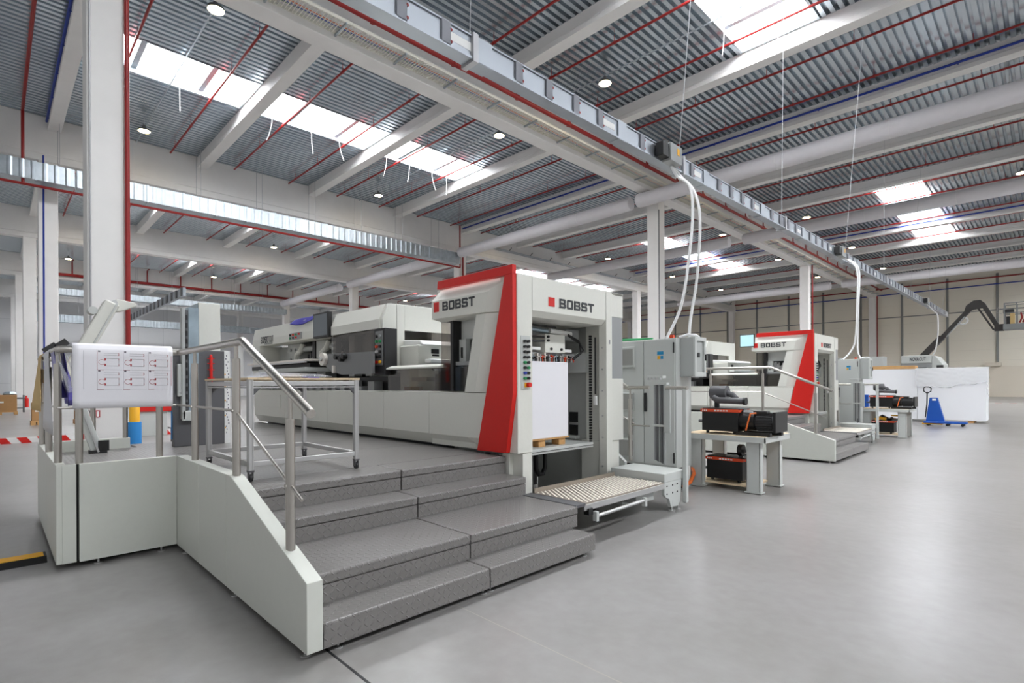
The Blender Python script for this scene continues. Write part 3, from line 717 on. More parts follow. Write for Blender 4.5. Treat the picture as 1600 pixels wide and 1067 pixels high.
    bobst(lambda x, y, z: (-5.665 + x, FY - .03 - z, 2.625 + y), .655, .118, 'lettering', P)
    # slanted panel beside the red band
    f = [(-5.0, 2.515), (-4.83, 2.512), (-5.03, 1.55), (-5.235, 1.55)]; b_ = [(-5.02, 2.515), (-4.585, 2.51), (-4.835, 1.55), (-5.25, 1.55)]
    poly_plate(MB(), f, b_, FY - .015, FY + .05).build('slanted_panel', 'press', P)
    poly_plate(MB(), b_, b_, FY + .05, FY + .09).build('slanted_panel', 'press', P)
    # red band: top bar and slanted leg
    r = [(-5.79, 2.925), (-5.775, 3.03), (-4.345, 3.03), (-4.345, 2.925)]
    poly_plate(MB(), r, r, FY - .03, FY + .035).build('red_band', 'red', P, bev=.004)
    r = [(-4.475, 2.924), (-4.345, 2.924), (-4.345, 1.535), (-4.462, .845), (-4.98, .835)]
    poly_plate(MB(), r, r, FY - .03, FY + .035).build('red_band', 'red', P, bev=.004)
    # end pillar, header, far pillar
    MB().box(-4.62, -4.33, FY + .035, 4.585, .84, 2.94).build('end_pillar', 'press', P, bev=.008)
    q = MB(); q.box(-4.5, -4.335, 4.42, 4.58, .0, .835); q.box(-4.62, -4.5, 4.36, 4.58, 0, .83); q.build('pillar_foot', 'press', P, bev=.006)
    hd = MB().prism('y', [(-4.332, 2.935), (-4.332, 2.53), (-4.4, 2.46), (-5.1, 2.46), (-5.1, 2.935)], 4.592, 6.072).build('header', 'press', P, bev=.004)
    MB().box(-4.334, -4.326, 4.877, 4.99, 2.606, 2.717).build('red_square', 'red', hd)
    bobst(lambda x, y, z: (-4.33 + z, 5.081 + x, 2.602 + y), .71, .118, 'lettering', P)
    q = MB(); q.box(-4.46, -4.33, 6.08, 6.215, 0, 2.935); q.box(-4.75, -4.46, 6.16, 6.215, 0, 2.935); q.build('far_pillar', 'press', P, bev=.006)
    for i, zz in enumerate((.5, .9, 1.2, 1.55, 1.85, 2.15)): MB().cyl((-4.4, 6.07, zz), (-4.4, 6.082, zz), .012, 8).build('bolt', 'alu', P)
    for z0, z1 in ((2.59, 2.935), (.845, 1.72)): MB().box(-5.9, -4.34, 6.22, 6.5, z0, z1).build('outer_panel', 'press', P, bev=.006)
    MB().box(-5.9, -4.345, 6.222, 6.49, 1.72, 2.59).build('grey_panel', 'pressgrey', P)
    MB().box(-4.8, -4.36, 6.11, 6.42, 0, .84).build('far_foot', 'press', P, bev=.006)
    MB().box(-4.325, -4.322, 6.13, 6.16, 2.2, 2.26).build('warning_label', 'pressgrey', P)
    q = MB(); q.box(-5.85, -5.75, 4.6, 6.1, 0, 2.9); q.build('feeder_rear_wall', 'inside', P)
    MB().box(-5.75, -4.62, 6.2, 6.22, 0, 2.9).build('feeder_side_wall', 'inside', P); MB().box(-5.85, -4.62, 4.52, 4.56, .84, 1.95).build('feeder_side_wall', 'inside', P)
    MB().box(-5.9, -4.34, FY + .06, 6.5, 2.9, 2.935).build('roof_plate', 'press', P)
    q = MB(); q.box(-5.07, -4.93, 6.17, 6.2, 1.08, 1.23); q.box(-5.07, -4.93, 6.17, 6.2, .89, 1.04); q.build('dark_opening', 'black', P)
    MB().box(-5.1, -4.9, 6.1, 6.2, .836, .885).build('junction_box', 'cab', P, bev=.01)
    MB().box(-5.1, -4.69, 6.08, 6.2, 1.81, 2.1).build('bracket_plate', 'cab', P, bev=.01)
    c = MB()
    for i in range(40): c.box(-4.59, -4.565, 6.02, 6.06, .82 + .038 * i, .85 + .038 * i)
    c.build('lift_chain', 'black', P)
    MB().cyl((-4.5, 6.05, 1.5), (-4.5, 6.05, 2.3), .012, 8).build('lift_rod', 'black', P)
    MB().box(-4.52, -4.48, 6.03, 6.07, 1.35, 1.48).build('rod_sleeve', 'white', P)
    # lift table
    lt = MB().box(-5.75, -4.5, 4.6, 6.0, .765, .835).build('lift_table', 'cab', P, bev=.006)
    MB().box(-4.5, -4.492, 4.6, 6.0, .795, .8).build('edge_groove', 'dark', lt)
    MB().tube([(-4.9, 5.25, .76), (-4.9, 5.25, .5), (-4.9, 5.3, .42), (-4.9, 5.38, .42), (-4.9, 5.43, .5), (-4.9, 5.43, .76)], .03, 10).build('cable_loop', 'black', P, smooth=True)
    q = MB(); q.box(-5.2, -5.1, 4.6, 4.75, 0, .76); q.box(-4.9, -4.7, 4.6, 4.7, 0, .7); q.build('lift_column', 'anth', P)
    # suction head above the pile
    q = MB(); q.box(-5.0, -4.72, 5.25, 5.66, 2.07, 2.32); sh = q.build('suction_head', 'press', P, bev=.01)
    for yy, zz in ((5.3, 2.28), (5.3, 2.23), (5.36, 2.12), (5.57, 2.12)): MB().cyl((-4.72, yy, zz), (-4.7, yy, zz), .018, 10).build('adjuster', 'black', sh)
    MB().cyl((-4.78, 4.95, 2.38), (-4.78, 5.35, 2.36), .03, 12).build('air_cylinder', 'bluesteel', P, smooth=True)
    MB().cyl((-4.78, 5.4, 2.37), (-4.78, 5.85, 2.35), .035, 12).build('air_cylinder', 'white', P, smooth=True)
    MB().box(-4.82, -4.76, 4.95, 5.2, 2.1, 2.14).build('side_arm', 'white', P, bev=.004)
    MB().box(-4.82, -4.76, 5.62, 5.85, 2.09, 2.13).build('side_arm', 'white', P, bev=.004)
    MB().box(-4.95, -4.78, 5.75, 6.04, 2.26, 2.42).build('valve_block', 'pressgrey', P, bev=.01)
    random.seed(11)
    for i in range(26):
        yy = 4.68 + i * .046; m_ = ('alu', 'orange', 'brightalu', 'black', 'alu', 'orange', 'alu', 'bluesteel', 'dark', 'brightalu')[i % 10]
        w_ = random.uniform(.012, .028); z_ = random.uniform(1.975, 2.0)
        q = MB().box(-4.78, -4.72, yy, yy + w_, z_, z_ + random.uniform(.03, .075)); q.cyl((-4.72, yy + .01, 1.948), (-4.72, yy + .01, z_ + .01), .008, 8); q.box(-4.74, -4.7, yy - .004, yy + w_ + .006, z_ + .02, z_ + .03)
        q.build('sucker', m_, P)
    MB().box(-4.84, -4.8, 4.65, 5.95, 2.03, 2.07).build('sucker_beam', 'pressgrey', P, bev=.004)
    for i, pts in enumerate((((-4.7, 5.7, 2.33), (-4.66, 5.88, 2.25), (-4.64, 5.96, 2.12), (-4.7, 5.8, 2.0)), ((-4.72, 5.72, 2.32), (-4.68, 5.92, 2.22), (-4.66, 5.93, 2.08), (-4.7, 5.82, 1.99)),
                             ((-4.72, 4.66, 2.2), (-4.68, 4.9, 2.26), (-4.7, 5.2, 2.27)), ((-4.72, 4.64, 2.16), (-4.66, 4.9, 2.2), (-4.7, 5.2, 2.22)), ((-4.7, 4.6, 2.15), (-4.66, 4.8, 2.03), (-4.7, 5.0, 1.98)), ((-4.75, 4.62, 2.36), (-4.7, 4.8, 2.42), (-4.75, 5.5, 2.42)))):
        MB().tube(pts, .013, 8).build('air_hose', 'black', P, smooth=True)
    # button panel on the end pillar
    cp = MB().box(-4.332, -4.322, 4.385, 4.54, 1.585, 2.215).build('control_panel', 'cab', P, bev=.002)
    cols = ['black', 'black', 'black', 'black', 'black', 'black', 'black', 'black', 'green', 'black', 'black', 'green', 'bluebtn', 'black', 'green', 'black']
    for i, m_ in enumerate(cols):
        yy = 4.435 + .06 * (i % 2); zz = 2.15 - .062 * (i // 2)
        MB().cyl((-4.322, yy, zz), (-4.29, yy, zz), .017, 12).build('push_button', m_, cp)
    MB().box(-4.322, -4.312, 4.44, 4.5, 1.61, 1.665).build('stop_plate', 'yellow', cp)
    MB().cyl((-4.312, 4.485, 1.64), (-4.27, 4.485, 1.64), .028, 16).build('stop_button', 'red', cp, smooth=True)
    return P

DY = 10.95
press = make_press('long light grey press with a red slanted band standing on the platform nearest the camera')
# far press: a copy, with its own monitor
press2 = copy_tree(press, (0, DY, 0), 'light grey press with a red slanted band standing farther back behind the pump table')
mon = thing('monitor', 'lit monitor at the upper left of the far press', 'monitor', (-6.0, 15.28, 2.6))
MB().box(-6.24, -5.83, 15.2, 15.24, 2.66, 3.02).build('frame', 'black', mon, bev=.006)
MB().box(-6.22, -5.85, 15.196, 15.2, 2.68, 3.0).build('screen', 'lit', mon)
MB().tube([(-6.03, 15.24, 2.84), (-6.03, 15.36, 2.84), (-5.95, 15.4, 2.84)], .02, 8).build('arm', 'anth', mon)

# pile of paper and its pallet on the lift table of the near press
pal = thing('wooden_pallet', 'wooden pallet under the tall white paper pile in the near press', 'pallet', (-5.15, 5.05, .835))
for x0 in (-5.68, -5.2, -4.75):
    for y0 in (4.62, 5.0, 5.4):
        MB().box(x0, x0 + .13, y0, y0 + .13, .836, .925).build('block', 'wood', pal, bev=.004)
for i in range(6): MB().box(-5.68 + .19 * i, -5.54 + .19 * i, 4.62, 5.58, .925, .945).build('plank', 'wood', pal, bev=.002)
tag(MB().box(-5.66, -4.6, 4.62, 5.57, .946, 1.94).build('paper_pile', 'paper', bev=.004), 'tall white pile of paper sheets on the pallet in the near press', 'paper')
cl = MB()
cl.grid(lambda u, v: (-10.85 + u * 1.05 + .1 * v, 4.315 + v * .06 + .004 * math.sin(u * 14), 2.885 + v * .085 + .003 * math.sin(u * 9 + v * 5) - .05 * (1 - v) * math.sin(PI * u)), 14, 6)
tag(cl.build('cloth', 'purple', solid=.006, smooth=True), 'blue cloth lying over the edge of the press hood', 'cloth')

# ------------------------------------------------------------------ platform with steps
def make_platform(label, full):
    T = thing('access_platform', label, 'platform', (-5, 2.5, 0))
    # steps: nosing and riser, two modules side by side
    def step(xf, xb, zt, zl, y0, y1):
        q = MB().box(xb, xf, y0, y1, zt - .075, zt); s = q.build('step', 'tread', T, bev=.012)
        MB().box(xf - .03, xf - .008, y0 + .003, y1 - .003, zl, zt - .08).build('riser', 'tread', s)
        MB().box(xb, xf - .03, y0 + .003, y1 - .003, zl, zt - .075).build('carcass', 'dark', s)
    step(-3.1, -3.6, .2, .2 - .075, 1.43, 2.785)
    step(-3.1, -3.6, .2, .2 - .075, 2.795, 4.16)
    for y0, y1 in ((1.43, 2.785), (2.795, 4.16)): MB().box(-3.12, -3.1, y0, y1, .045, .14).build('riser', 'tread', T, bev=.004)
    step(-3.385, -4.3, .4, .2, 1.43, 2.825); step(-3.385, -4.3, .4, .2, 2.835, 4.25)
    step(-4.165, -4.7, .6, .4, 1.43, 2.84); step(-4.165, -4.7, .6, .4, 2.85, 4.3)
    step(-4.54, -5.0, .8, .6, 1.43, 2.9); step(-4.54, -5.0, .8, .6, 2.91, 4.34)
    MB().box(-4.7, -3.6, 1.44, 4.2, .06, .125).build('underframe', 'dark', T)
    # floor plates
    xe = -12.9
    for (a, b, y0) in ((-6.31, -5.0, 1.43), (-7.63, -6.32, 1.43), (-9.4, -7.64, 1.43), (-11.1, -9.41, 2.6), (xe, -11.11, 2.6)): MB().box(a, b, y0, 4.4, .77, .8).build('floor_plate', 'tread', T)
    MB().box(-9.38, -5.02, 1.45, 4.3, .05, .77).build('underframe', 'dark', T); MB().box(xe, -9.4, 2.65, 4.3, .05, .77).build('underframe', 'dark', T)
    # outer side panel along the steps
    pr = [(-6.22, .045), (-3.1, .045), (-3.1, .47), (-4.49, .93), (-4.62, .94), (-6.22, .94)]
    def side(pr_, nm='side_panel'): return MB().prism('y', pr_, 1.325, 1.425).build(nm, 'panel', T, bev=.004)
    side([(-4.615, .045), (-3.1, .045), (-3.1, .47), (-4.47, .93), (-4.52, .942), (-4.615, .942)])
    side([(-5.42, .045), (-4.62, .045), (-4.62, .942), (-5.42, .942)]); side([(-6.2, .045), (-5.425, .045), (-5.425, .942), (-6.2, .942)])
    for x in (-3.2, -4.5, -6.0): MB().lathe(x, 1.36, [(.035, 0.0), (.035, .008), (.01, .012), (.01, .06)], 12).build('levelling_foot', 'alu', T)
    for x, y in ((-3.16, 2.76), (-3.16, 2.84), (-3.16, 4.05), (-3.16, 1.55)): MB().lathe(x, y, [(.032, 0.0), (.032, .008), (.008, .012), (.008, .06)], 12).build('levelling_foot', 'alu', T)
    if full:
        # wing towards the camera side
        MB().box(-6.27, -6.2, .56, 1.325, .05, .94).build('side_panel', 'panel', T, bev=.004)
        MB().box(-6.27, -6.22, .44, .54, .05, .94).build('corner_panel', 'panel', T, bev=.004)
        MB().box(-6.32, -6.28, .45, .9, .05, .93).build('gap_backing', 'black', T)
        for a, b in ((-7.45, -6.23), (-8.95, -7.46)): MB().box(a, b, .4, .47, .05, .94).build('side_panel', 'panel', T, bev=.004)
        MB().box(-8.99, -8.9, .47, 1.35, .05, .94).build('side_panel', 'panel', T, bev=.004)
        MB().box(-8.9, -6.33, .47, 1.43, .77, .8).build('floor_plate', 'tread', T)
        MB().box(-8.88, -6.33, .5, 1.43, .06, .77).build('underframe', 'dark', T)
        for x, y in ((-6.25, .7), (-6.25, 1.2), (-7.4, .45), (-8.8, .45)): MB().lathe(x, y, [(.035, 0.0), (.035, .008), (.01, .012), (.01, .06)], 12).build('levelling_foot', 'alu', T)
    # handrail: posts, top rail, mid rail
    R = .024
    def post(x, y, z0, z1, ztop, nm='post'):
        p = MB().cyl((x, y, z0), (x, y, z1), .03, 16).build(nm, 'steel', T, smooth=True)
        MB().cyl((x, y, z1 - .002), (x, y, ztop), .014, 10).build('post_pin', 'steel', p, smooth=True)
    yr = 1.375
    for x in (-4.52, -5.72): post(x, yr, .93, 1.86, 1.98)
    post(-3.46, yr, .56, 1.43, 1.6)
    top = [(-6.3, yr, 1.99), (-4.36, yr, 1.99), (-3.14, yr, 1.475)]
    mid = [(-6.3, yr, 1.45), (-4.55, yr, 1.45), (-3.28, yr, .93)]
    if full:
        for x, y in ((-6.31, .57), (-6.47, .43), (-6.31, 1.2), (-7.6, .43), (-8.65, .43), (-8.93, .95), (-8.93, 1.3)): post(x, y, .93, 1.86, 1.98)
        top = [(-8.9, .43, 1.99), (-6.42, .43, 1.99), (-6.35, .45, 1.99), (-6.33, .52, 1.99), (-6.33, 1.3, 1.99), (-6.29, yr, 1.99), (-4.36, yr, 1.99), (-3.14, yr, 1.475)]
        mid = [(-8.9, .43, 1.45), (-6.33, .43, 1.45), (-6.33, 1.35, 1.45), (-6.29, yr, 1.45), (-4.55, yr, 1.45), (-3.28, yr, .93)]
        MB().tube([(-8.93, .45, 1.99), (-8.93, 1.35, 1.99)], R, 12).build('handrail', 'steel', T, smooth=True)
    MB().tube(top, .03, 16).build('handrail', 'steel', T, smooth=True)
    MB().tube(mid, .011, 10).build('mid_rail', 'steel', T, smooth=True)
    for (x, z) in ((-4.52, 1.45), (-3.46, 1.0), (-5.72, 1.45)):
        MB().cyl((x, yr - .035, z), (x, yr + .02, z), .014, 10).build('rail_clip', 'steel', T, smooth=True)
    return T
make_platform('grey stepped platform with chequer plate treads and steel handrail in the foreground', True)
plat2 = make_platform('grey stepped platform with steel handrail in front of the far press', False)
plat2.location.y += 10.87

# ------------------------------------------------------------------ hinged infeed plate, pedestal and gate beside each press
def make_infeed(label):
    G = thing('loading_ramp', label, 'ramp', (-3.8, 5.3, 0))
    MB().box(-4.2, -3.42, 4.262, 4.42, .37, .402).build('edge_strip', 'anth', G, bev=.003)
    p = MB().box(-4.16, -3.43, 4.43, 6.02, .385, .402).build('ramp_plate', 'bright', G)
    st_ = MB(); i = 0; x = -4.13
    while x < -3.44:
        y = 4.46 + (.03 if i % 2 else 0)
        while y < 6.0:
            st_.lathe(x, y, [(.013, .4015), (.01, .407), (.005, .41)], 7); y += .06
        x += .045; i += 1
    st_.build('raised_stud', 'stud', p, smooth=True)['kind'] = 'stuff'
    MB().box(-4.18, -4.16, 4.43, 6.02, .385, .45).build('rear_lip', 'bright', p)
    MB().box(-3.45, -3.42, 4.4, 6.03, .32, .384).build('front_edge', 'alu', G, bev=.003)
    MB().box(-3.47, -3.4, 4.45, 4.52, .27, .34).build('hinge_block', 'black', G)
    MB().cyl((-3.38, 4.55, .25), (-3.38, 5.5, .27), .02, 12).build('support_bar', 'alu', G, smooth=True)
    for y in (4.55, 5.5): MB().box(-3.41, -3.36, y - .02, y + .02, .2, .3).build('bar_bracket', 'cab', G)
    MB().bar((-3.75, 5.0, .37), (-3.7, 5.0, .05), .05, .05, (0, 1, 0)).build('prop_leg', 'dark', G)
    MB().box(-4.1, -3.5, 5.5, 5.9, .2, .37).build('under_beam', 'cab2', G)
    # pedestal
    d = MB().box(-4.25, -3.44, 6.06, 6.62, .39, .5).build('pedestal', 'cab', G, bev=.006)
    MB().prism('x', [(6.06, .39), (6.06, .24), (6.1, .2), (6.18, .17), (6.22, .06), (6.4, .05), (6.46, .1), (6.5, .39)], -3.48, -3.44).build('side_bracket', 'cab', d)
    for y in (6.12, 6.26, 6.38):
        for z in (.24, .34): MB().cyl((-3.44, y, z), (-3.432, y, z), .01, 8).build('bolt', 'dark', d)
    for y in (6.26, 6.42):
        MB().lathe(-3.45, y, [(.045, 0), (.045, .012), (.012, .02), (.012, .14)], 12).build('levelling_foot', 'alu', G)
    MB().box(-4.2, -4.1, 6.1, 6.7, 0.0, .39).build('pedestal_leg', 'cab', G)
    # guard rail and gate with fins
    MB().cyl((-4.42, 6.8, .5), (-4.42, 6.8, 1.42), .03, 14).build('post', 'steel', G, smooth=True)
    MB().cyl((-4.42, 6.8, 1.4), (-4.42, 6.8, 1.58), .014, 10).build('post_pin', 'steel', G, smooth=True)
    MB().box(-3.43, -3.37, 6.5, 6.56, .08, 1.57).build('end_post', 'cab', G, bev=.01)
    MB().tube([(-4.55, 6.8, 1.59), (-4.1, 6.8, 1.59)], .026, 12).build('handrail', 'steel', G, smooth=True)
    MB().tube([(-3.72, 6.6, 1.59), (-3.36, 6.52, 1.59)], .024, 12).build('handrail', 'steel', G, smooth=True)
    MB().tube([(-4.42, 6.8, 1.03), (-4.1, 6.8, 1.03)], .012, 8).build('mid_rail', 'steel', G, smooth=True)
    MB().tube([(-4.42, 6.8, 1.56), (-5.6, 6.8, 2.35)], .024, 12).build('stair_rail', 'steel', G, smooth=True)
    MB().tube([(-4.35, 6.8, 1.05), (-5.4, 6.8, 1.6)], .01, 8).build('stair_rail', 'steel', G, smooth=True)
    MB().prism('y', [(-5.6, .0), (-4.4, .0), (-4.4, .5), (-4.55, .62), (-5.6, 1.2)], 6.62, 6.68).build('stair_panel', 'cab', G)
    for i in range(5):
        x = -4.04 + .037 * i; y = 6.85
        MB().prism('y', [(x, .55 - .012 * i), (x + .022, .54 - .012 * i), (x + .022, 1.66), (x, 1.66)], y - .02, y + .012).build('gate_fin', 'anth' if i % 2 else 'pressgrey', G)
    MB().box(-4.06, -3.84, 6.8, 6.9, 1.03, 1.06).build('gate_bar', 'cab', G, bev=.004)
    MB().box(-4.05, -3.82, 6.8, 6.88, 1.63, 1.66).build('gate_bar', 'cab', G, bev=.004)
    MB().box(-3.85, -3.76, 6.78, 6.82, .95, 1.62).build('gate_frame', 'cab2', G, bev=.004)
    h = MB().box(-4.12, -3.87, 6.78, 6.88, 1.72, 1.76).build('gate_head', 'cab', G, bev=.004)
    for i in range(5): MB().cyl((-4.1 + .05 * i, 6.77, 1.7), (-4.1 + .05 * i, 6.77, 1.73), .016, 8).build('gate_clip', 'alu', h)
    return G
ramp = make_infeed('bright studded loading ramp with pedestal and finned gate at the end of the near press')
copy_tree(ramp, (0, DY, 0), 'studded loading ramp with pedestal and finned gate at the end of the far press')

# ------------------------------------------------------------------ electrical cabinets
def make_cabinet(label):
    B = thing('control_cabinet', label, 'cabinet', (-5, 7.8, 0))
    MB().box(-6.3, -4.05, 7.5, 7.98, .34, 2.35).build('body', 'cab', B, bev=.006)
    MB().box(-6.2, -4.1, 7.55, 7.96, 0, .34).build('base', 'dark', B)
    for (a, b) in ((-6.28, -5.45), (-5.44, -4.61), (-4.6, -4.07)):
        d = MB().box(a, b, 7.478, 7.5, .37, 2.335).build('door', 'cab', B, bev=.004)
        if a > -5: 
            MB().box(-4.585, -4.545, 7.44, 7.478, 1.2, 1.5).build('handle', 'black', d, bev=.01)
            for z in (2.2, .5): MB().box(-4.085, -4.065, 7.46, 7.478, z - .08, z + .08).build('hinge', 'dark', d)
            MB().box(-4.36, -4.25, 7.474, 7.478, 2.1, 2.15).build('blue_label', 'bluelabel', d)
            MB().box(-4.355, -4.31, 7.474, 7.478, 2.03, 2.08).build('warning_label', 'yellow', d)
            MB().box(-4.3, -4.255, 7.474, 7.478, 2.03, 2.08).build('blue_label', 'bluelabel', d)
    for z in (2.09, 1.36, .95, .6):
        if z > 2: v = MB().box(-5.1, -4.76, 7.45, 7.478, z - .18, z + .16)
        else: v = MB().box(-5.15, -4.79, 7.45, 7.478, z - .16, z + .14)
        f = v.build('vent_frame', 'cab', B, bev=.01)
        MB().box(-5.08, -4.79, 7.446, 7.452, z - .14, z + .12).build('grille', 'vent', f)
    bx = MB().box(-4.05, -3.83, 7.62, 7.98, 1.75, 2.36).build('side_box', 'cab2', B, bev=.008)
    fr = MB()
    fr.box(-3.83, -3.8, 7.62, 7.68, 1.75, 2.36); fr.box(-3.83, -3.8, 7.93, 7.99, 1.75, 2.36); fr.box(-3.83, -3.8, 7.68, 7.93, 1.75, 1.82); fr.box(-3.83, -3.8, 7.68, 7.93, 2.3, 2.36)
    fr.build('box_frame', 'cab', bx, bev=.004)
    MB().box(-3.825, -3.815, 7.75, 7.81, 2.05, 2.12).build('switch', 'dark', bx)
    MB().box(-3.8, -3.78, 7.94, 7.97, 2.0, 2.1).build('latch', 'black', bx)
    MB().box(-4.16, -4.1, 7.5, 7.56, 2.35, 2.4).build('beacon', 'orange', B, bev=.004)
    MB().tube([(-4.05, 7.6, 2.36), (-3.95, 7.68, 2.4), (-3.86, 7.76, 2.39), (-3.84, 7.82, 2.36)], .022, 10).build('hose_elbow', 'cable', B, smooth=True)
    return B
cab = make_cabinet('pale grey control cabinet with vents behind the loading ramp of the near press')
copy_tree(cab, (0, DY, 0), 'pale grey control cabinet behind the loading ramp of the far press')
pipe('floor_cable', [(-4.0, 7.62, .05), (-3.98, 7.8, .1), (-4.02, 8.0, .2), (-4.1, 8.1, .3)], .03, 'orangecable', 'orange cable at the base of the near cabinet', 'cable')
pipe('cable', [(-6.2, 7.7, 2.39), (-5.3, 7.72, 2.4), (-4.6, 7.75, 2.38)], .02, 'green', 'green cable lying on top of the near cabinet', 'cable')

# ------------------------------------------------------------------ pump tables
def make_table(label):
    T = thing('steel_table', label, 'table', (-3.56, 8.5, 0))
    for (x, y) in ((-4.11, 8.06), (-3.22, 8.06), (-3.22, 8.86), (-4.11, 8.86)):
        q = MB().box(x, x + .2, y, y + .012, .03, .77); q.box(x + .188, x + .2, y, y + .12, .03, .77); q.box(x, x + .012, y, y + .12, .03, .77)
        l = q.build('leg', 'cab', T, bev=.003)
        MB().box(x - .02, x + .22, y - .02, y + .14, .012, .03).build('foot_plate', 'cab', l)
        MB().cyl((x + .1, y + .06, 0), (x + .1, y + .06, .012), .03, 10).build('levelling_foot', 'alu', l)
    q = MB(); q.box(-4.2, -2.92, 8.0, 8.02, .765, .85); q.box(-4.2, -2.92, 9.03, 9.05, .765, .85); q.box(-2.94, -2.92, 8.0, 9.05, .765, .85); q.box(-4.2, -4.18, 8.0, 9.05, .765, .85)
    q.build('apron', 'cab', T, bev=.003)
    MB().box(-4.18, -2.94, 8.02, 9.03, .835, .856).build('tabletop', 'ply', T)
    MB().box(-4.1, -3.2, 8.14, 8.9, .07, .09).build('lower_shelf', 'ply', T)
    return T
tb = make_table('grey steel table carrying two black vacuum pumps beside the near cabinet')
copy_tree(tb, (0, 11.1, 0), 'grey steel table carrying black pumps at the far press, in front of the white boards')
def make_pump(label, z0):
    U = thing('vacuum_pump', label, 'pump', (-3.5, 8.35, z0))
    z = z0
    MB().box(-3.93, -3.36, 8.1, 8.5, z + .045, z + .34).build('housing', 'black', U, bev=.008)
    MB().box(-3.95, -3.345, 8.09, 8.51, z + .34, z + .385).build('orange_stripe', 'orange', U, bev=.004)
    q = MB()
    for i in range(5): q.box(-3.72 + .045 * i, -3.69 + .045 * i, 8.086, 8.09, z + .352, z + .372)
    for i in range(3): q.box(-3.92 + .03 * i, -3.9 + .03 * i, 8.086, 8.09, z + .352, z + .372)
    q.build('lettering', 'white', U)
    MB().box(-3.93, -3.33, 8.12, 8.48, z + .385, z + .4).build('lid', 'dark', U, bev=.006)
    MB().tube([(-3.36, 8.3, z + .22), (-3.15, 8.3, z + .22)], [.17, .15], 24).build('coupling', 'black', U, smooth=True)
    m = MB().cyl((-3.17, 8.3, z + .2), (-2.84, 8.3, z + .2), .12, 24)
    for j in range(20):
        a = 2 * PI * j / 20; m.bar((-3.13, 8.3 + .125 * math.cos(a), z + .2 + .125 * math.sin(a)), (-2.9, 8.3 + .125 * math.cos(a), z + .2 + .125 * math.sin(a)), .01, .02)
    m.build('motor', 'dark', U, smooth=False)
    MB().box(-3.18, -2.98, 8.22, 8.36, z + .31, z + .37).build('terminal_box', 'black', U, bev=.01)
    MB().box(-2.86, -2.82, 8.12, 8.62, z + .06, z + .36).build('fan_grille', 'black', U, bev=.004)
    MB().box(-3.4, -2.9, 8.12, 8.2, z + .0, z + .05).build('base_rail', 'black', U)
    MB().box(-3.4, -2.84, 8.42, 8.5, z + .0, z + .05).build('base_rail', 'black', U)
    for x in (-3.88, -3.45): MB().cyl((x, 8.2, z), (x, 8.2, z + .046), .025, 10).build('rubber_foot', 'dark', U)
    MB().tube([(-3.1, 8.14, z + .34), (-3.17, 8.1, z + .33), (-3.2, 8.08, z + .2), (-3.23, 8.08, z + .08)], .012, 8).build('motor_cable', 'orangecable', U, smooth=True)
    MB().cyl((-3.96, 8.25, z + .2), (-3.93, 8.25, z + .2), .04, 12).build('inlet', 'dark', U)
    MB().cyl((-4.05, 8.25, z + .18), (-3.95, 8.25, z + .18), .025, 10).build('inlet_pipe', 'anth', U)
    return U
def make_filter(label):
    F = thing('suction_filter', label, 'pipe', (-3.6, 8.3, 1.26))
    MB().tube([(-3.86, 8.3, 1.5), (-3.6, 8.3, 1.5)], .105, 20).build('drum', 'anth', F, smooth=True)
    MB().tube([(-3.78, 8.2, 1.42), (-3.7, 8.18, 1.38), (-3.28, 8.18, 1.37)], .05, 14).build('pipe', 'anth', F, smooth=True)
    MB().cyl((-3.3, 8.18, 1.37), (-3.26, 8.18, 1.37), .06, 14).build('pipe_end', 'black', F, smooth=True)
    MB().tube([(-3.62, 8.3, 1.5), (-3.52, 8.3, 1.46), (-3.46, 8.3, 1.4)], .045, 12).build('elbow', 'anth', F, smooth=True)
    MB().cyl((-3.75, 8.25, 1.256), (-3.75, 8.25, 1.42), .04, 12).build('stand', 'black', F)
    return F
pump = make_pump('black vacuum pump with orange stripe and motor on the near steel table', .857)
copy_tree(pump, (0, 11.1, 0), 'black vacuum pump with orange stripe on top of the far steel table')
filt = make_filter('black filter drum and pipe lying on the near table pump')
copy_tree(filt, (0, 11.1, 0), 'black filter drum and pipe lying on the far table pump')
p3 = copy_tree(pump, (.02, .12, .092 - .857), 'black vacuum pump with orange stripe on the lower shelf of the near steel table')
p4 = copy_tree(pump, (.02, 11.2, .092 - .857), 'black vacuum pump with orange stripe on the lower shelf of the far steel table')
for p_ in (p3, p4):
    for ch in [x for x in C.objects if x.parent == p_ and x.name.split('.')[0] in ('motor', 'coupling', 'fan_grille', 'terminal_box', 'base_rail', 'motor_cable')]: bpy.data.objects.remove(ch)
bs = thing('lift_stand', 'blue upright stand behind the ramp gate of the far press', 'stand', (-4.3, 20.4, 0))
MB().box(-4.42, -4.2, 20.3, 20.5, .06, 1.25).build('mast', 'blue', bs, bev=.02)
MB().box(-4.5, -4.1, 20.2, 20.6, 0, .06).build('foot', 'black', bs)
gz = thing('pressure_valve', 'small round black valve standing on the lower pump of the near table', 'valve', (-3.42, 8.4, .49))
MB().cyl((-3.45, 8.36, .6), (-3.38, 8.36, .6), .09, 20).build('valve_body', 'black', gz, smooth=True)
MB().cyl((-3.42, 8.36, .49), (-3.42, 8.36, .54), .03, 10).build('neck', 'dark', gz)
MB().cyl((-3.38, 8.36, .58), (-3.28, 8.36, .6), .02, 10).build('side_pipe', 'anth', gz)
tl = thing('tool_bag', 'yellow and black strap and tools lying on the lower far pump', 'tool', (-3.5, 19.5, .5))
MB().tube([(-3.8, 19.4, .5), (-3.65, 19.45, .62), (-3.5, 19.5, .52), (-3.4, 19.45, .56)], .05, 10).build('strap', 'black', tl, smooth=True)
MB().tube([(-3.82, 19.35, .5), (-3.7, 19.38, .56), (-3.55, 19.4, .52)], .05, 8).build('cloth_roll', 'yellow', tl, smooth=True)
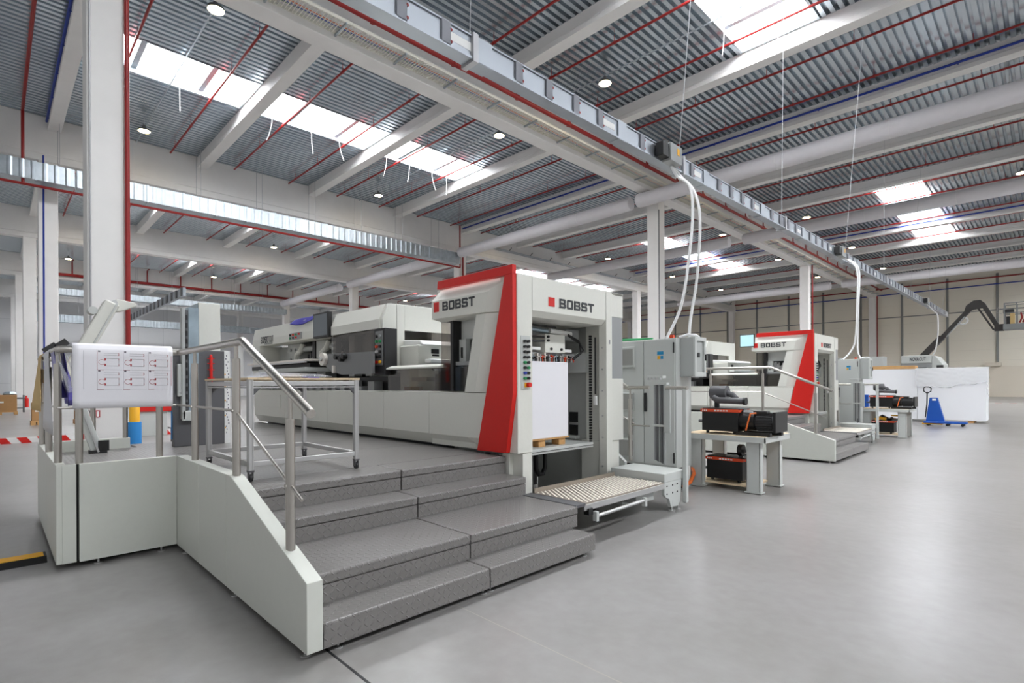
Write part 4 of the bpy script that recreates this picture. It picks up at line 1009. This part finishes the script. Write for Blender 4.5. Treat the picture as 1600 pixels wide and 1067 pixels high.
MB().box(-3.45, -3.1, 19.5, 19.58, .62, .66).build('yellow_lever', 'yellow', tl)

# ------------------------------------------------------------------ things on and around the platform
W = thing('workbench', 'aluminium profile workbench on castors standing on the near platform', 'table', (-5.55, 2.1, .8))
xa, xb, ya, yb = -6.2, -4.95, 1.62, 2.63
for (x, y) in ((xa, ya), (xb, ya), (xb, yb), (xa, yb)):
    q = MB(); q.box(x - .022, x + .022, y - .022, y + .022, .9, 1.7)
    for d in (-.014, .014): q.box(x + .022, x + .026, y + d - .006, y + d + .006, .9, 1.7); q.box(x + d - .006, x + d + .006, y - .026, y - .022, .9, 1.7)
    l = q.build('leg', 'alu', W, bev=.002)
    c = MB().tube([(x, y - .012, .835), (x, y + .012, .835)], .034, 18).build('castor_wheel', 'dark', l, smooth=True)
    q = MB(); q.box(x - .02, x + .02, y - .02, y - .014, .83, .9); q.box(x - .02, x + .02, y + .014, y + .02, .83, .9); q.box(x - .025, x + .025, y - .025, y + .025, .885, .9); q.build('castor_fork', 'anth', l)
for (x0, x1, y0, y1) in ((xa, xb, ya, ya), (xa, xb, yb, yb), (xa, xa, ya, yb), (xb, xb, ya, yb)):
    for z in (1.665, .955):
        q = MB().box(min(x0, x1) - .018, max(x0, x1) + .018, min(y0, y1) - .018, max(y0, y1) + .018, z - .022, z + .022)
        q.build('rail', 'alu', W, bev=.003)
        if z > 1: MB().box(min(x0, x1) - .02, max(x0, x1) + .02, min(y0, y1) - .02, max(y0, y1) + .02, z - .04, z - .03).build('rail_slot', 'alu', W)
for (x, y, sx, sy) in ((xa, ya, 1, 1), (xb, ya, -1, 1), (xb, yb, -1, -1), (xa, yb, 1, -1)):
    MB().prism('x', [(y, 1.64), (y + sy * .1, 1.64), (y, 1.54)], x - .015, x + .015).build('corner_bracket', 'anth', W)
MB().box(xa - .03, xb + .03, ya - .03, yb + .03, 1.7, 1.718).build('tabletop', 'ply', W)
o = MB(); random.seed(2)
for i in range(5): o.box(-6.15 + .02 * i, -5.3 + .03 * i, 1.75 + .03 * i, 2.3 - .02 * i, 1.719 + .004 * i, 1.722 + .004 * i)
tag(o.build('paper_sheets', 'paper'), 'white drawing sheets lying on the aluminium workbench', 'paper')
o = MB(); o.grid(lambda u, v: (-6.1 + u * .9, 1.95 + v * .55, 1.735 + .05 * math.sin(PI * u) * (1 - .3 * v)), 12, 4)
tag(o.build('plastic_sheet', 'clear', solid=.003, smooth=True), 'bowed clear plastic sheet on the workbench', 'sheet')
o = MB().box(-5.25, -5.1, 2.2, 2.32, 1.719, 1.73); tag(o.build('note_pad', 'purple'), 'small blue pad on the right end of the workbench', 'pad')

# tall cabinet with mast
Gn = thing('loading_cabinet', 'tall grey plate loading cabinet with dark door standing on the platform', 'machine', (-8.9, 2.2, .8))
MB().box(-9.6, -8.62, 2.126, 2.41, .8, 2.85).build('mast', 'press', Gn, bev=.006)
MB().box(-8.5, -8.42, 1.95, 2.075, 1.3, 2.74).build('steel_face', 'bluesteel', Gn)
MB().box(-9.55, -8.66, 2.105, 2.13, 1.5, 2.83).build('steel_face', 'bluesteel', Gn)
MB().box(-8.5, -8.4, 1.865, 1.905, 1.18, 2.73).build('guide_rail', 'cab2', Gn, bev=.006)
for i in range(12): MB().box(-8.42, -8.4, 1.912, 1.935, 1.35 + .11 * i, 1.42 + .11 * i).build('rail_hole', 'black', Gn)
MB().box(-8.47, -8.41, 1.91, 1.94, 1.25, 2.7).build('rail_backing', 'anth', Gn)
MB().box(-9.0, -8.52, 1.9, 2.12, .8, 2.1).build('rear_body', 'anth', Gn, bev=.006)
MB().box(-8.62, -8.5, 1.785, 2.425, .8, 2.15).build('dark_door', 'anth', Gn, bev=.006)
s = MB().box(-8.64, -8.51, 2.428, 2.505, .8, 2.16).build('edge_strip', 'white', Gn, bev=.003)
random.seed(4)
for i in range(26):
    zz = .95 + .045 * i; yy = 2.45 + random.uniform(-.01, .03); MB().box(-8.508, -8.506, yy, yy + random.uniform(.008, .018), zz, zz + .022).build('printed_mark', 'greyprint', s)
for zz in (1.02, 1.2, 1.42, 1.63, 1.8): MB().box(-8.508, -8.506, 2.43, 2.445, zz, zz + .02).build('yellow_mark', 'yellow', s)
MB().box(-8.49, -8.48, 2.02, 2.03, 1.2, 1.21).build('lock', 'white', Gn)
MB().box(-8.49, -8.42, 1.82, 1.87, 1.5, 1.95).build('slide_carriage', 'cab', Gn, bev=.01)
MB().box(-8.46, -8.4, 1.87, 2.06, 1.16, 1.3).build('slide_foot', 'cab', Gn, bev=.01)
MB().cyl((-8.42, 1.85, 1.56), (-8.4, 1.85, 1.56), .012, 12).build('carriage_knob', 'alu', Gn)
MB().box(-8.62, -8.58, 1.776, 1.785, .9, 1.3).build('blue_edge', 'bluefoam', Gn)
rt = thing('plastic_spacer', 'red ribbed plastic strip on the dark door of the tall cabinet', 'strip', (-8.46, 2.24, 1.72))
MB().lathe(-8.46, 2.24, [(.008, 1.69), (.02, 1.7), (.02, 2.06), (.014, 2.085), (.003, 2.095)], 10).build('core', 'red', rt, smooth=True)
for zz in (1.75, 1.87, 1.96, 2.03): MB().box(-8.47, -8.45, 2.195, 2.285, zz, zz + .012).build('rib', 'red', rt)

# lifting arm behind the hanging sheets
A = thing('lifting_arm', 'pale grey folding lifting arm leaning above the hanging paper sheets', 'arm', (-8.5, .95, .8))
MB().bar((-8.5, .95, .8), (-8.5, .55, 2.16), .12, .07, (1, 0, 0)).build('lower_arm', 'cab', A, bev=.008)
MB().bar((-8.42, .95, .82), (-8.42, .58, 2.08), .02, .04, (1, 0, 0)).build('arm_channel', 'alu', A)
MB().bar((-8.5, .63, 1.72), (-8.5, 1.1, 2.72), .16, .24, (1, 0, 0)).build('upper_arm', 'press', A, bev=.02)
MB().bar((-8.41, .74, 1.82), (-8.41, 1.14, 2.7), .02, .1, (1, 0, 0)).build('arm_channel', 'cab', A, bev=.004)
MB().prism('x', [(1.1, 2.7), (1.14, 2.77), (1.34, 2.74), (1.36, 2.7), (1.2, 2.62), (1.1, 2.6)], -8.58, -8.42).build('arm_head', 'press', A, bev=.01)
MB().cyl((-8.43, 1.12, 2.72), (-8.4, 1.12, 2.72), .03, 14).build('pivot_bolt', 'alu', A)
MB().cyl((-8.58, .9, 2.6), (-8.4, .9, 2.6), .05, 16).build('pivot_hub', 'cab', A, smooth=True)
MB().box(-8.56, -8.44, .86, 1.04, .8, .84).build('foot', 'dark', A)
MB().box(-8.46, -8.43, .95, 1.06, .83, .96).build('foot_pad', 'black', A)
for y0, z0 in ((.5, 2.12), (.6, 2.17)):
    MB().bar((-8.42, y0 - .06, z0 - .06), (-8.42, y0 + .05, z0 + .03), .08, .09, (1, 0, 0)).build('rubber_pad', 'dark', A, bev=.006)

# hanging sheets
def hang(nm, lab, axis, c, a0, a1, zb0, zb1, off, mt, drop=.35, wav=.01, gap=.036, sgn=1):
    """sheet folded over the rail: short flap behind, long flap in front"""
    z = 1.99
    def fn(u, v):
        a = a0 + (a1 - a0) * u
        L = [(-gap, z - drop), (-gap, z), (-gap * .7, z + gap * .7), (0, z + gap), (gap * .7, z + gap * .7), (gap, z), (gap, (z + zb0) / 2), (gap, zb0 + (zb1 - zb0) * u)]
        t = v * (len(L) - 1); i = min(int(t), len(L) - 2); t -= i
        d = L[i][0] * (1 - t) + L[i + 1][0] * t; zz = L[i][1] * (1 - t) + L[i + 1][1] * t
        d += wav * math.sin(u * 7 + zz * 3) * max(0, (z - zz)) * 2 + off * max(0, z - zz)
        return (c + d, a, zz) if axis == 'y' else (a, c - sgn * d, zz)
    return tag(MB().grid(fn, 14, 28).build(nm, mt, solid=.002, smooth=True), lab, 'sheet')
sh = hang('printed_sheet', 'large white sheet printed with die outlines hanging over the front rail', 'y', -6.33, .52, 1.31, 1.445, 1.44, .0, 'paper', wav=.002, gap=.06)
pl_ = MB(); pr_ = MB()
def ln(mb, y0, z0, y1, z1, w=.004): mb.box(-6.2685, -6.266, min(y0, y1) - w / 2, max(y0, y1) + w / 2, min(z0, z1) - w / 2, max(z0, z1) + w / 2)
def arc(mb, y, z, r, a0, a1):
    for k in range(8):
        t0, t1 = a0 + (a1 - a0) * k / 8, a0 + (a1 - a0) * (k + 1) / 8
        mb.bar((-6.267, y + r * math.cos(t0), z + r * math.sin(t0)), (-6.267, y + r * math.cos(t1), z + r * math.sin(t1)), .003, .002, (1, 0, 0))
for r in range(2):
    for c in range(3):
        y0 = .7 + c * .2; z1 = 1.985 - r * .185
        ln(pl_, y0, z1 - .182, y0 + .19, z1 - .182, .001); ln(pl_, y0, z1 - .18, y0, z1, .001)
        ln(pl_, y0 + .05, z1 - .025, y0 + .15, z1 - .025, .0015); ln(pl_, y0 + .05, z1 - .045, y0 + .15, z1 - .045, .0015); ln(pr_, y0 + .165, z1 - .025, y0 + .165, z1 - .045, .003); ln(pr_, y0 + .155, z1 - .025, y0 + .165, z1 - .025, .002); ln(pr_, y0 + .155, z1 - .045, y0 + .165, z1 - .045, .002)
        zc = z1 - .11
        ln(pl_, y0 + .06, zc + .035, y0 + .16, zc + .035, .002); ln(pl_, y0 + .06, zc - .035, y0 + .16, zc - .035, .002)
        ln(pr_, y0 + .165, zc + .02, y0 + .165, zc + .035, .003); ln(pr_, y0 + .165, zc - .035, y0 + .165, zc - .02, .003); ln(pl_, y0 + .165, zc - .02, y0 + .165, zc + .02, .0015)
        arc(pr_, y0 + .035, zc, .025, .6, 2 * PI - .6); ln(pr_, y0 + .055, zc + .016, y0 + .065, zc + .035, .002); ln(pr_, y0 + .055, zc - .035, y0 + .065, zc - .016, .002)
        ln(pr_, y0, z1 - .184, y0 + .05, z1 - .184, .002); ln(pl_, y0 + .01, z1 - .012, y0 + .02, z1 - .004, .006)
ln(pr_, .7, 1.8, .7, 1.97, .002); ln(pr_, 1.295, 1.65, 1.295, 1.95, .002); ln(pl_, .6, 1.62, .6, 1.98, .001)
pl_.build('printed_outline', 'greyprint', sh); pr_.build('printed_outline', 'redprint', sh)
hang('film_sheet', 'purple plastic film hanging inside the corner of the side rail', 'x', .44, -6.85, -6.5, 1.48, 1.46, .16, 'film', drop=.45, wav=.05, sgn=-1)
hang('film_sheet', 'clear plastic film hanging beside the purple film at the rail corner', 'x', .44, -6.48, -6.38, 1.46, 1.44, .32, 'clear', drop=.4, wav=.04, sgn=-1)
hang('hanging_sheet', 'white grey sheet hanging over the side rail at the left', 'x', .43, -7.6, -6.9, 1.34, 1.16, .0, 'greysheet', drop=.3, wav=.02)
hang('card_sheet', 'brown cardboard sheet hanging over the side rail at the far left', 'x', .43, -8.6, -8.0, 1.42, 1.36, .07, 'kraft', drop=.3, wav=.03)

# floor things at the left
o = thing('cable_protector', 'black and yellow cable protector ramp on the floor at the left edge', 'ramp', (-6.9, -.1, 0))
MB().prism('y', [(-6.95, 0), (-6.6, 0), (-6.68, .045), (-6.87, .045)], -1.2, .36).build('body', 'black', o)
MB().box(-6.85, -6.69, -1.2, .34, .045, .05).build('yellow_lid', 'yellow', o)
tp = thing('barrier_strip', 'low red and white striped barrier strip on the floor behind the platform', 'barrier', (-21, 1.5, 0))
MB().box(-21.04, -21.0, -6, 9, .0, .17).build('white_band', 'white', tp)
for i in range(30): MB().prism('x', [(-6 + i * .44, .0), (-5.78 + i * .44, .0), (-5.9 + i * .44, .17), (-6.12 + i * .44, .17)], -20.998, -20.99).build('red_stripe', 'red', tp)
tp = thing('floor_tape', 'thin red and white tape line on the far floor at the right', 'tape', (-1, 55, 0))
MB().box(-4, 4, 54.6, 54.85, .002, .006).build('white_band', 'white', tp)
for i in range(10): MB().box(-3.9 + i * .8, -3.5 + i * .8, 54.6, 54.85, .006, .009).build('red_stripe', 'red', tp)
bo = thing('bollard', 'yellow post with a blue foam sleeve behind the platform', 'bollard', (-18.3, 2.88, 0))
MB().lathe(-18.3, 2.88, [(.13, 0), (.13, 1.02), (.11, 1.05)], 20).build('post', 'yellow', bo, smooth=True)
MB().lathe(-18.3, 2.88, [(.17, 0), (.17, .62), (.14, .63)], 20).build('foam_sleeve', 'bluefoam', bo, smooth=True)
def pallet_box(x, y, w, d, h, lab, nm='cardboard_box'):
    B = thing(nm, lab, 'box', (x, y, 0))
    for yy in (y - w / 2, y - .08, y + w / 2 - .16): MB().box(x - d / 2, x + d / 2, yy, yy + .16, 0, .14).build('pallet_runner', 'wood', B)
    MB().box(x - d / 2, x + d / 2, y - w / 2, y + w / 2, .14, .18).build('pallet_deck', 'wood', B)
    b = MB().box(x - d / 2 + .03, x + d / 2 - .03, y - w / 2 + .03, y + w / 2 - .03, .18, h).build('carton', 'card', B, bev=.01)
    MB().box(x + d / 2 - .03, x + d / 2 - .026, y - w * .25, y + w * .1, h * .6, h * .68).build('white_print', 'white', b)
pallet_box(-43.2, .3, 1.5, 1.2, 1.15, 'large brown carton on a pallet at the far left')
pallet_box(-30.6, 1.42, .55, .8, .95, 'narrow brown carton beside the column left of the hanging sheets')
pallet_box(-30.2, 2.9, .7, .8, .6, 'brown carton on a pallet seen under the hanging white sheet')
random.seed(9)
for i in range(4):
    nm, m_, lab = (('bundle', 'bluesteel', 'pale blue plastic bundle on top of the large far carton'), ('spray_can', 'orange', 'small orange can on the large far carton'), ('fire_extinguisher', 'red', 'red fire extinguisher standing behind the far carton'), ('trolley', 'anth', 'dark trolley behind the large far carton'))[i]
    if nm == 'bundle': o = MB().lathe(-43.2, .72, [(.3, 1.15), (.34, 1.22), (.2, 1.34), (.05, 1.36)], 10).build(nm, m_)
    elif nm == 'spray_can': o = MB().lathe(-43.0, -.15, [(.09, 1.15), (.09, 1.4), (.03, 1.45)], 10).build(nm, m_)
    elif nm == 'fire_extinguisher': o = MB().lathe(-46.5, 1.55, [(.12, .3), (.12, .85), (.05, .95), (.04, 1.05)], 12).build(nm, m_)
    else:
        o = MB().box(-46.6, -45.9, 1.0, 1.45, .85, .95); o.box(-46.6, -45.9, 1.0, 1.45, .25, .3)
        for yy in (1.03, 1.42):
            for xx in (-46.5, -46.0): o.cyl((xx, yy, 0), (xx, yy, 1.1), .04, 6)
        o = o.build(nm, m_)
    tag(o, lab, nm.replace('_', ' '))
sg = thing('fire_sign', 'red and white fire sign on the nearest column below the hanging sheet', 'sign', (-15.16, 2.0, .95))
MB().box(-15.15, -15.135, 1.59, 1.74, .94, 1.1).build('red_panel', 'redprint', sg)
MB().box(-15.135, -15.132, 1.61, 1.655, .96, 1.08).build('white_symbol', 'white', sg)
MB().box(-15.135, -15.132, 1.675, 1.72, .96, 1.08).build('white_symbol', 'white', sg)
fe = thing('fire_extinguisher', 'red fire extinguisher hung on the nearest column behind the lifting arm', 'fire extinguisher', (-15.08, 1.5, .7))
MB().lathe(-15.08, 1.5, [(.04, .68), (.055, .7), (.055, 1.0), (.025, 1.06), (.02, 1.1)], 16).build('cylinder', 'red', fe, smooth=True)
MB().tube([(-15.08, 1.5, 1.09), (-15.08, 1.55, 1.1), (-15.06, 1.57, .95), (-15.07, 1.56, .8)], .01, 8).build('hose', 'black', fe, smooth=True)
rc = thing('hose_cabinet', 'red hose cabinet behind the nearest column', 'cabinet', (-21, 3.9, .7))
MB().box(-21.2, -20.8, 3.2, 4.3, .8, 1.25).build('body', 'red', rc, bev=.02)
MB().box(-21.1, -20.9, 3.3, 4.2, 0, .8).build('stand', 'cab', rc)
o = thing('parked_car', 'dark vehicle standing beyond the platform, seen under the sheets', 'vehicle', (-40, 8.5, 0))
MB().box(-41.2, -39.2, 7.4, 11.2, .35, .95).build('body', 'black', o, bev=.12)
MB().prism('x', [(7.9, .95), (10.8, .95), (10.4, 1.5), (8.4, 1.5)], -41.1, -39.3).build('cabin', 'dark', o, bev=.08)
for yy in (8.0, 10.5): MB().cyl((-39.4, yy, .35), (-39.15, yy, .35), .34, 18).build('wheel', 'black', o, smooth=True)

# articulated cable chain line beyond the platform
cc = thing('busbar_trunking', 'grey busbar trunking in the distance above the hanging white sheet', 'busbar', (-26, 5.0, 5.0))
MB().box(-46, -22, 4.92, 5.02, 4.9, 5.2).build('trunking', 'bussteel', cc)
x = -45.5
while x < -22: MB().box(x, x + .18, 4.88, 4.92, 4.9, 5.2).build('outlet_box', 'anth', cc); x += .75

# ------------------------------------------------------------------ right background
st = thing('board_stack', 'long upright stack of white boards at the right, partly wrapped in film', 'board', (-6, 28.4, 0))
for i, (a, b) in enumerate(((-4.0, -1.83), (-6.6, -4.01), (-9.2, -6.61))):
    MB().box(a, b, 27.9, 28.9, .1, 2.2 + .01 * i).build('board', 'board', st, bev=.006)
for x in (-2.3, -3.6, -5, -7, -8.8): MB().box(x - .1, x + .1, 27.95, 28.85, 0, .1).build('pallet_block', 'wood', st)
o = MB(); random.seed(8)
nu, nv = 40, 22
def film(u, v):
    x = -4.05 + 2.3 * u; d = .7 + .1 * math.sin(u * 4.2 + .3) + .03 * math.sin(u * 17) + .02 * math.sin(u * 41); z = 2.23 - d * v
    w = .02 + .004 * math.sin(u * 57 + 6 * math.sin(v * 5 + u * 7)) + .003 * math.sin(v * 23 + 5 * math.sin(u * 31))
    return (x, 27.86 - w - .03 * v * (1 - v), z)
o.grid(film, nu, nv)
o.grid(lambda u, v: (-1.80 + .012 * math.sin(v * 40 + u * 9), 27.85 + u * 1.0, 2.23 - (.9 + .5 * u) * v), 8, 14)
o.grid(lambda u, v: (-4.05 + 2.3 * u, 27.85 + v * 1.05, 2.235 + .012 * math.sin(u * 40 + v * 13)), 30, 6)
tag(o.build('stretch_film', 'wrap', solid=.003, smooth=True), 'crumpled clear stretch film draped over the right end of the white boards', 'film')
for i in range(3):
    x0 = -9.2 + i * 1.75
    p_ = thing('wooden_crate_top', '%s wooden plank lying along the top of the white boards' % ['left', 'middle', 'right'][i], 'plank', (x0 + .8, 28.3, 2.22))
    MB().box(x0, x0 + 1.6, 28.0, 28.7, 2.222, 2.36).build('board', 'wood', p_, bev=.006)
jk = thing('pallet_truck', 'blue hand lift truck standing in front of the white boards', 'pallet truck', (-2.9, 25.5, 0))
MB().prism('y', [(-3.4, .16), (-2.83, .16), (-3.05, 1.06), (-3.28, 1.06)], 25.42, 25.62).build('mast_housing', 'blue', jk, bev=.01)
MB().box(-3.2, -3.08, 25.41, 25.42, .95, 1.02).build('label', 'white', jk)
for y in (25.3, 25.62):
    MB().box(-3.45, -2.2, y, y + .16, .1, .17).build('fork', 'blue', jk, bev=.01)
    MB().cyl((-2.32, y + .03, .05), (-2.32, y + .13, .05), .05, 14).build('fork_wheel', 'black', jk, smooth=True)
    MB().cyl((-2.75, y + .03, .05), (-2.75, y + .13, .05), .05, 14).build('fork_wheel', 'black', jk, smooth=True)
for y in (25.4, 25.62): MB().cyl((-3.32, y, .08), (-3.32, y + .05, .08), .08, 14).build('steer_wheel', 'black', jk, smooth=True)
MB().tube([(-3.42, 25.5, .3), (-3.37, 25.5, .8), (-3.36, 25.5, 1.28)], .022, 10).build('handle_bar', 'dark', jk, smooth=True)
MB().tube([(-3.36, 25.5, 1.22), (-3.46, 25.5, 1.3), (-3.47, 25.5, 1.42), (-3.4, 25.5, 1.47), (-3.31, 25.5, 1.47), (-3.24, 25.5, 1.42), (-3.25, 25.5, 1.3), (-3.36, 25.5, 1.22)], .018, 8).build('grip', 'black', jk, smooth=True)
MB().box(-3.5, -2.9, 25.36, 25.68, .05, .1).build('yellow_base', 'yellow', jk)

nv_ = thing('cutting_machine', 'grey machine lettered above the white boards, farther back', 'machine', (-4.8, 35, 0))
MB().box(-5.56, -4.29, 34.0, 36.2, 0, 2.63).build('body', 'pressgrey', nv_, bev=.02)
MB().box(-5.56, -4.29, 33.94, 36.2, 2.62, 3.02).build('hood', 'cab', nv_, bev=.03)
MB().prism('y', [(-4.29, .4), (-4.29, 3.0), (-4.15, 2.98), (-3.86, 2.55), (-3.84, .4)], 34.0, 36.0).build('side_cover', 'cab', nv_, bev=.03)
MB().box(-5.3, -4.5, 33.99, 34.02, 2.28, 2.4).build('dark_slot', 'dark', nv_)
MB().box(-4.1, -3.84, 33.98, 34.2, 2.2, 2.5).build('side_window', 'dark', nv_)
text_mesh('NOVA', .25, .003, lambda x, y, z: (-5.18 + x, 33.93 - z, 2.74 + y), 'lettering', 'letter', nv_, .008, .38)
text_mesh('CUT', .25, .003, lambda x, y, z: (-4.79 + x, 33.93 - z, 2.74 + y), 'lettering', 'letter', nv_, 0, .27)
cb2 = thing('control_cabinet', 'pale grey cabinets with dark fittings left of the lettered machine', 'cabinet', (-7, 31, 0))
for i, (a, b, z) in enumerate(((-8.2, -7.5, 2.9), (-7.4, -6.3, 2.7), (-6.25, -5.7, 2.9))): MB().box(a, b, 30.6, 31.4, 0, z).build('body', 'cab2', cb2, bev=.02)
MB().box(-7.4, -6.4, 30.55, 30.6, 2.3, 2.42).build('fitting', 'dark', cb2)

# articulated boom lift
BL = thing('boom_lift', 'dark articulated boom lift raising an empty basket at the right', 'boom lift', (-5, 37, 0))
MB().box(-7.2, -4.6, 36.4, 38.0, .5, 1.5).build('chassis', 'boom', BL, bev=.08)
for x in (-6.8, -5.0):
    for y in (36.5, 37.8): MB().cyl((x, y - .15, .45), (x, y + .2, .45), .45, 20).build('wheel', 'black', BL, smooth=True)
MB().box(-6.6, -5.2, 36.5, 37.7, 1.5, 2.4).build('turret', 'boom', BL, bev=.1)
YB = 36.9
MB().bar((-5.6, YB, 2.4), (-4.2, YB, 4.1), .3, .34, (0, 1, 0)).build('lower_boom', 'boom', BL, bev=.03)
MB().bar((-4.6, YB, 3.55), (-3.05, YB, 5.5), .22, .26, (0, 1, 0)).build('upper_boom', 'boom', BL, bev=.02)
MB().bar((-4.0, YB - .14, 4.1), (-3.25, YB - .14, 5.1), .05, .06, (0, 1, 0)).build('hydraulic_ram', 'pressgrey', BL)
MB().prism('y', [(-3.3, 5.3), (-3.2, 5.68), (-2.9, 5.92), (-2.62, 5.92), (-2.42, 5.7), (-2.5, 5.5), (-2.9, 5.45)], YB - .15, YB + .15).build('knuckle', 'boom', BL, bev=.02)
MB().bar((-2.55, YB, 5.72), (-1.98, YB, 4.5), .2, .22, (0, 1, 0)).build('jib', 'boom', BL, bev=.02)
MB().bar((-2.72, YB - .05, 5.5), (-2.12, YB - .05, 4.32), .08, .08, (0, 1, 0)).build('jib_ram', 'boom', BL)
MB().box(-2.1, -1.72, YB - .12, YB + .12, 4.25, 4.6).build('basket_mount', 'boom', BL, bev=.02)
bk = MB().box(-1.75, -.35, YB - .5, YB + .5, 4.28, 4.55).build('basket_floor', 'boomgrey', BL, bev=.02)
for x in (-1.7, -1.25, -.8, -.4):
    for y in (YB - .48, YB + .48): MB().cyl((x, y, 4.55), (x, y, 5.6), .022, 8).build('basket_post', 'boomgrey', bk)
for z in (5.6, 5.1): MB().tube([(-1.7, YB - .48, z), (-.4, YB - .48, z), (-.4, YB + .48, z), (-1.7, YB + .48, z), (-1.7, YB - .48, z)], .022, 8).build('basket_rail', 'boomgrey', bk)
MB().box(-1.75, -1.35, YB - .3, YB + .1, 5.1, 5.3).build('control_console', 'black', bk, bev=.02)
MB().tube([(-1.72, YB - .2, 5.3), (-1.95, YB - .2, 5.45), (-2.0, YB - .2, 5.2), (-1.8, YB - .2, 5.1)], .012, 6).build('console_loop', 'wire', bk)
MB().box(-1.5, -1.32, YB - .35, YB - .1, 4.55, 5.1).build('bag', 'kraft', bk, bev=.03)
MB().box(-1.64, -1.5, YB - .3, YB - .1, 4.55, 4.95).build('box', 'black', bk, bev=.01)
h = MB()
for i in range(4): h.tube([(-1.15 + .12 * i, YB - .3, 4.6), (-1.05 + .12 * i, YB - .32, 4.85), (-1.1 + .14 * i, YB - .3, 5.1)], .035, 8)
h.build('safety_harness', 'redpipe', bk, smooth=True)
o = MB().tube([(-3.38 + .2 * math.cos(q), 37.3, 4.95 + .2 * math.sin(q)) for q in [2 * PI * j / 16 for j in range(16)]], .035, 8, closed=True)
tag(o.build('cable_coil', 'cable', smooth=True), 'coil of white cable hanging by the boom', 'cable')
wb = thing('wall_box', 'small beige box on the plinth of the far wall', 'box', (-4.9, 78, 3.4))
MB().box(-5.2, -3.9, 77.6, 78.1, 3.36, 3.75).build('case', 'plinth', wb)

# ------------------------------------------------------------------ light, world, camera
wd = bpy.data.worlds.new('world'); scene.world = wd; wd.use_nodes = True
bg = wd.node_tree.nodes['Background']; bg.inputs['Color'].default_value = (.98, .99, 1.0, 1); bg.inputs['Strength'].default_value = .45

cam = bpy.data.cameras.new('camera'); co = bpy.data.objects.new('camera', cam); C.objects.link(co)
cam.sensor_width = 36; cam.lens = 828 / 1600 * 36; cam.shift_y = 66.5 / 1600; cam.clip_end = 400
a = math.atan2(845, 828)
co.matrix_world = Matrix.Translation((0, 0, 1.65)) @ Matrix.Rotation(a, 4, 'Z') @ Matrix.Rotation(PI / 2, 4, 'X') @ Matrix.Rotation(-.0048, 4, 'Z')
scene.camera = co
scene.view_settings.view_transform = 'Standard'; scene.view_settings.look = 'None'; scene.view_settings.gamma = 1.0; scene.view_settings.use_curve_mapping = False
scene.view_settings.exposure = 0.45
scene.cycles.use_denoising = True
scene.cycles.max_bounces = 8; scene.cycles.diffuse_bounces = 5; scene.cycles.transparent_max_bounces = 12
scene.cycles.sample_clamp_indirect = 6.0
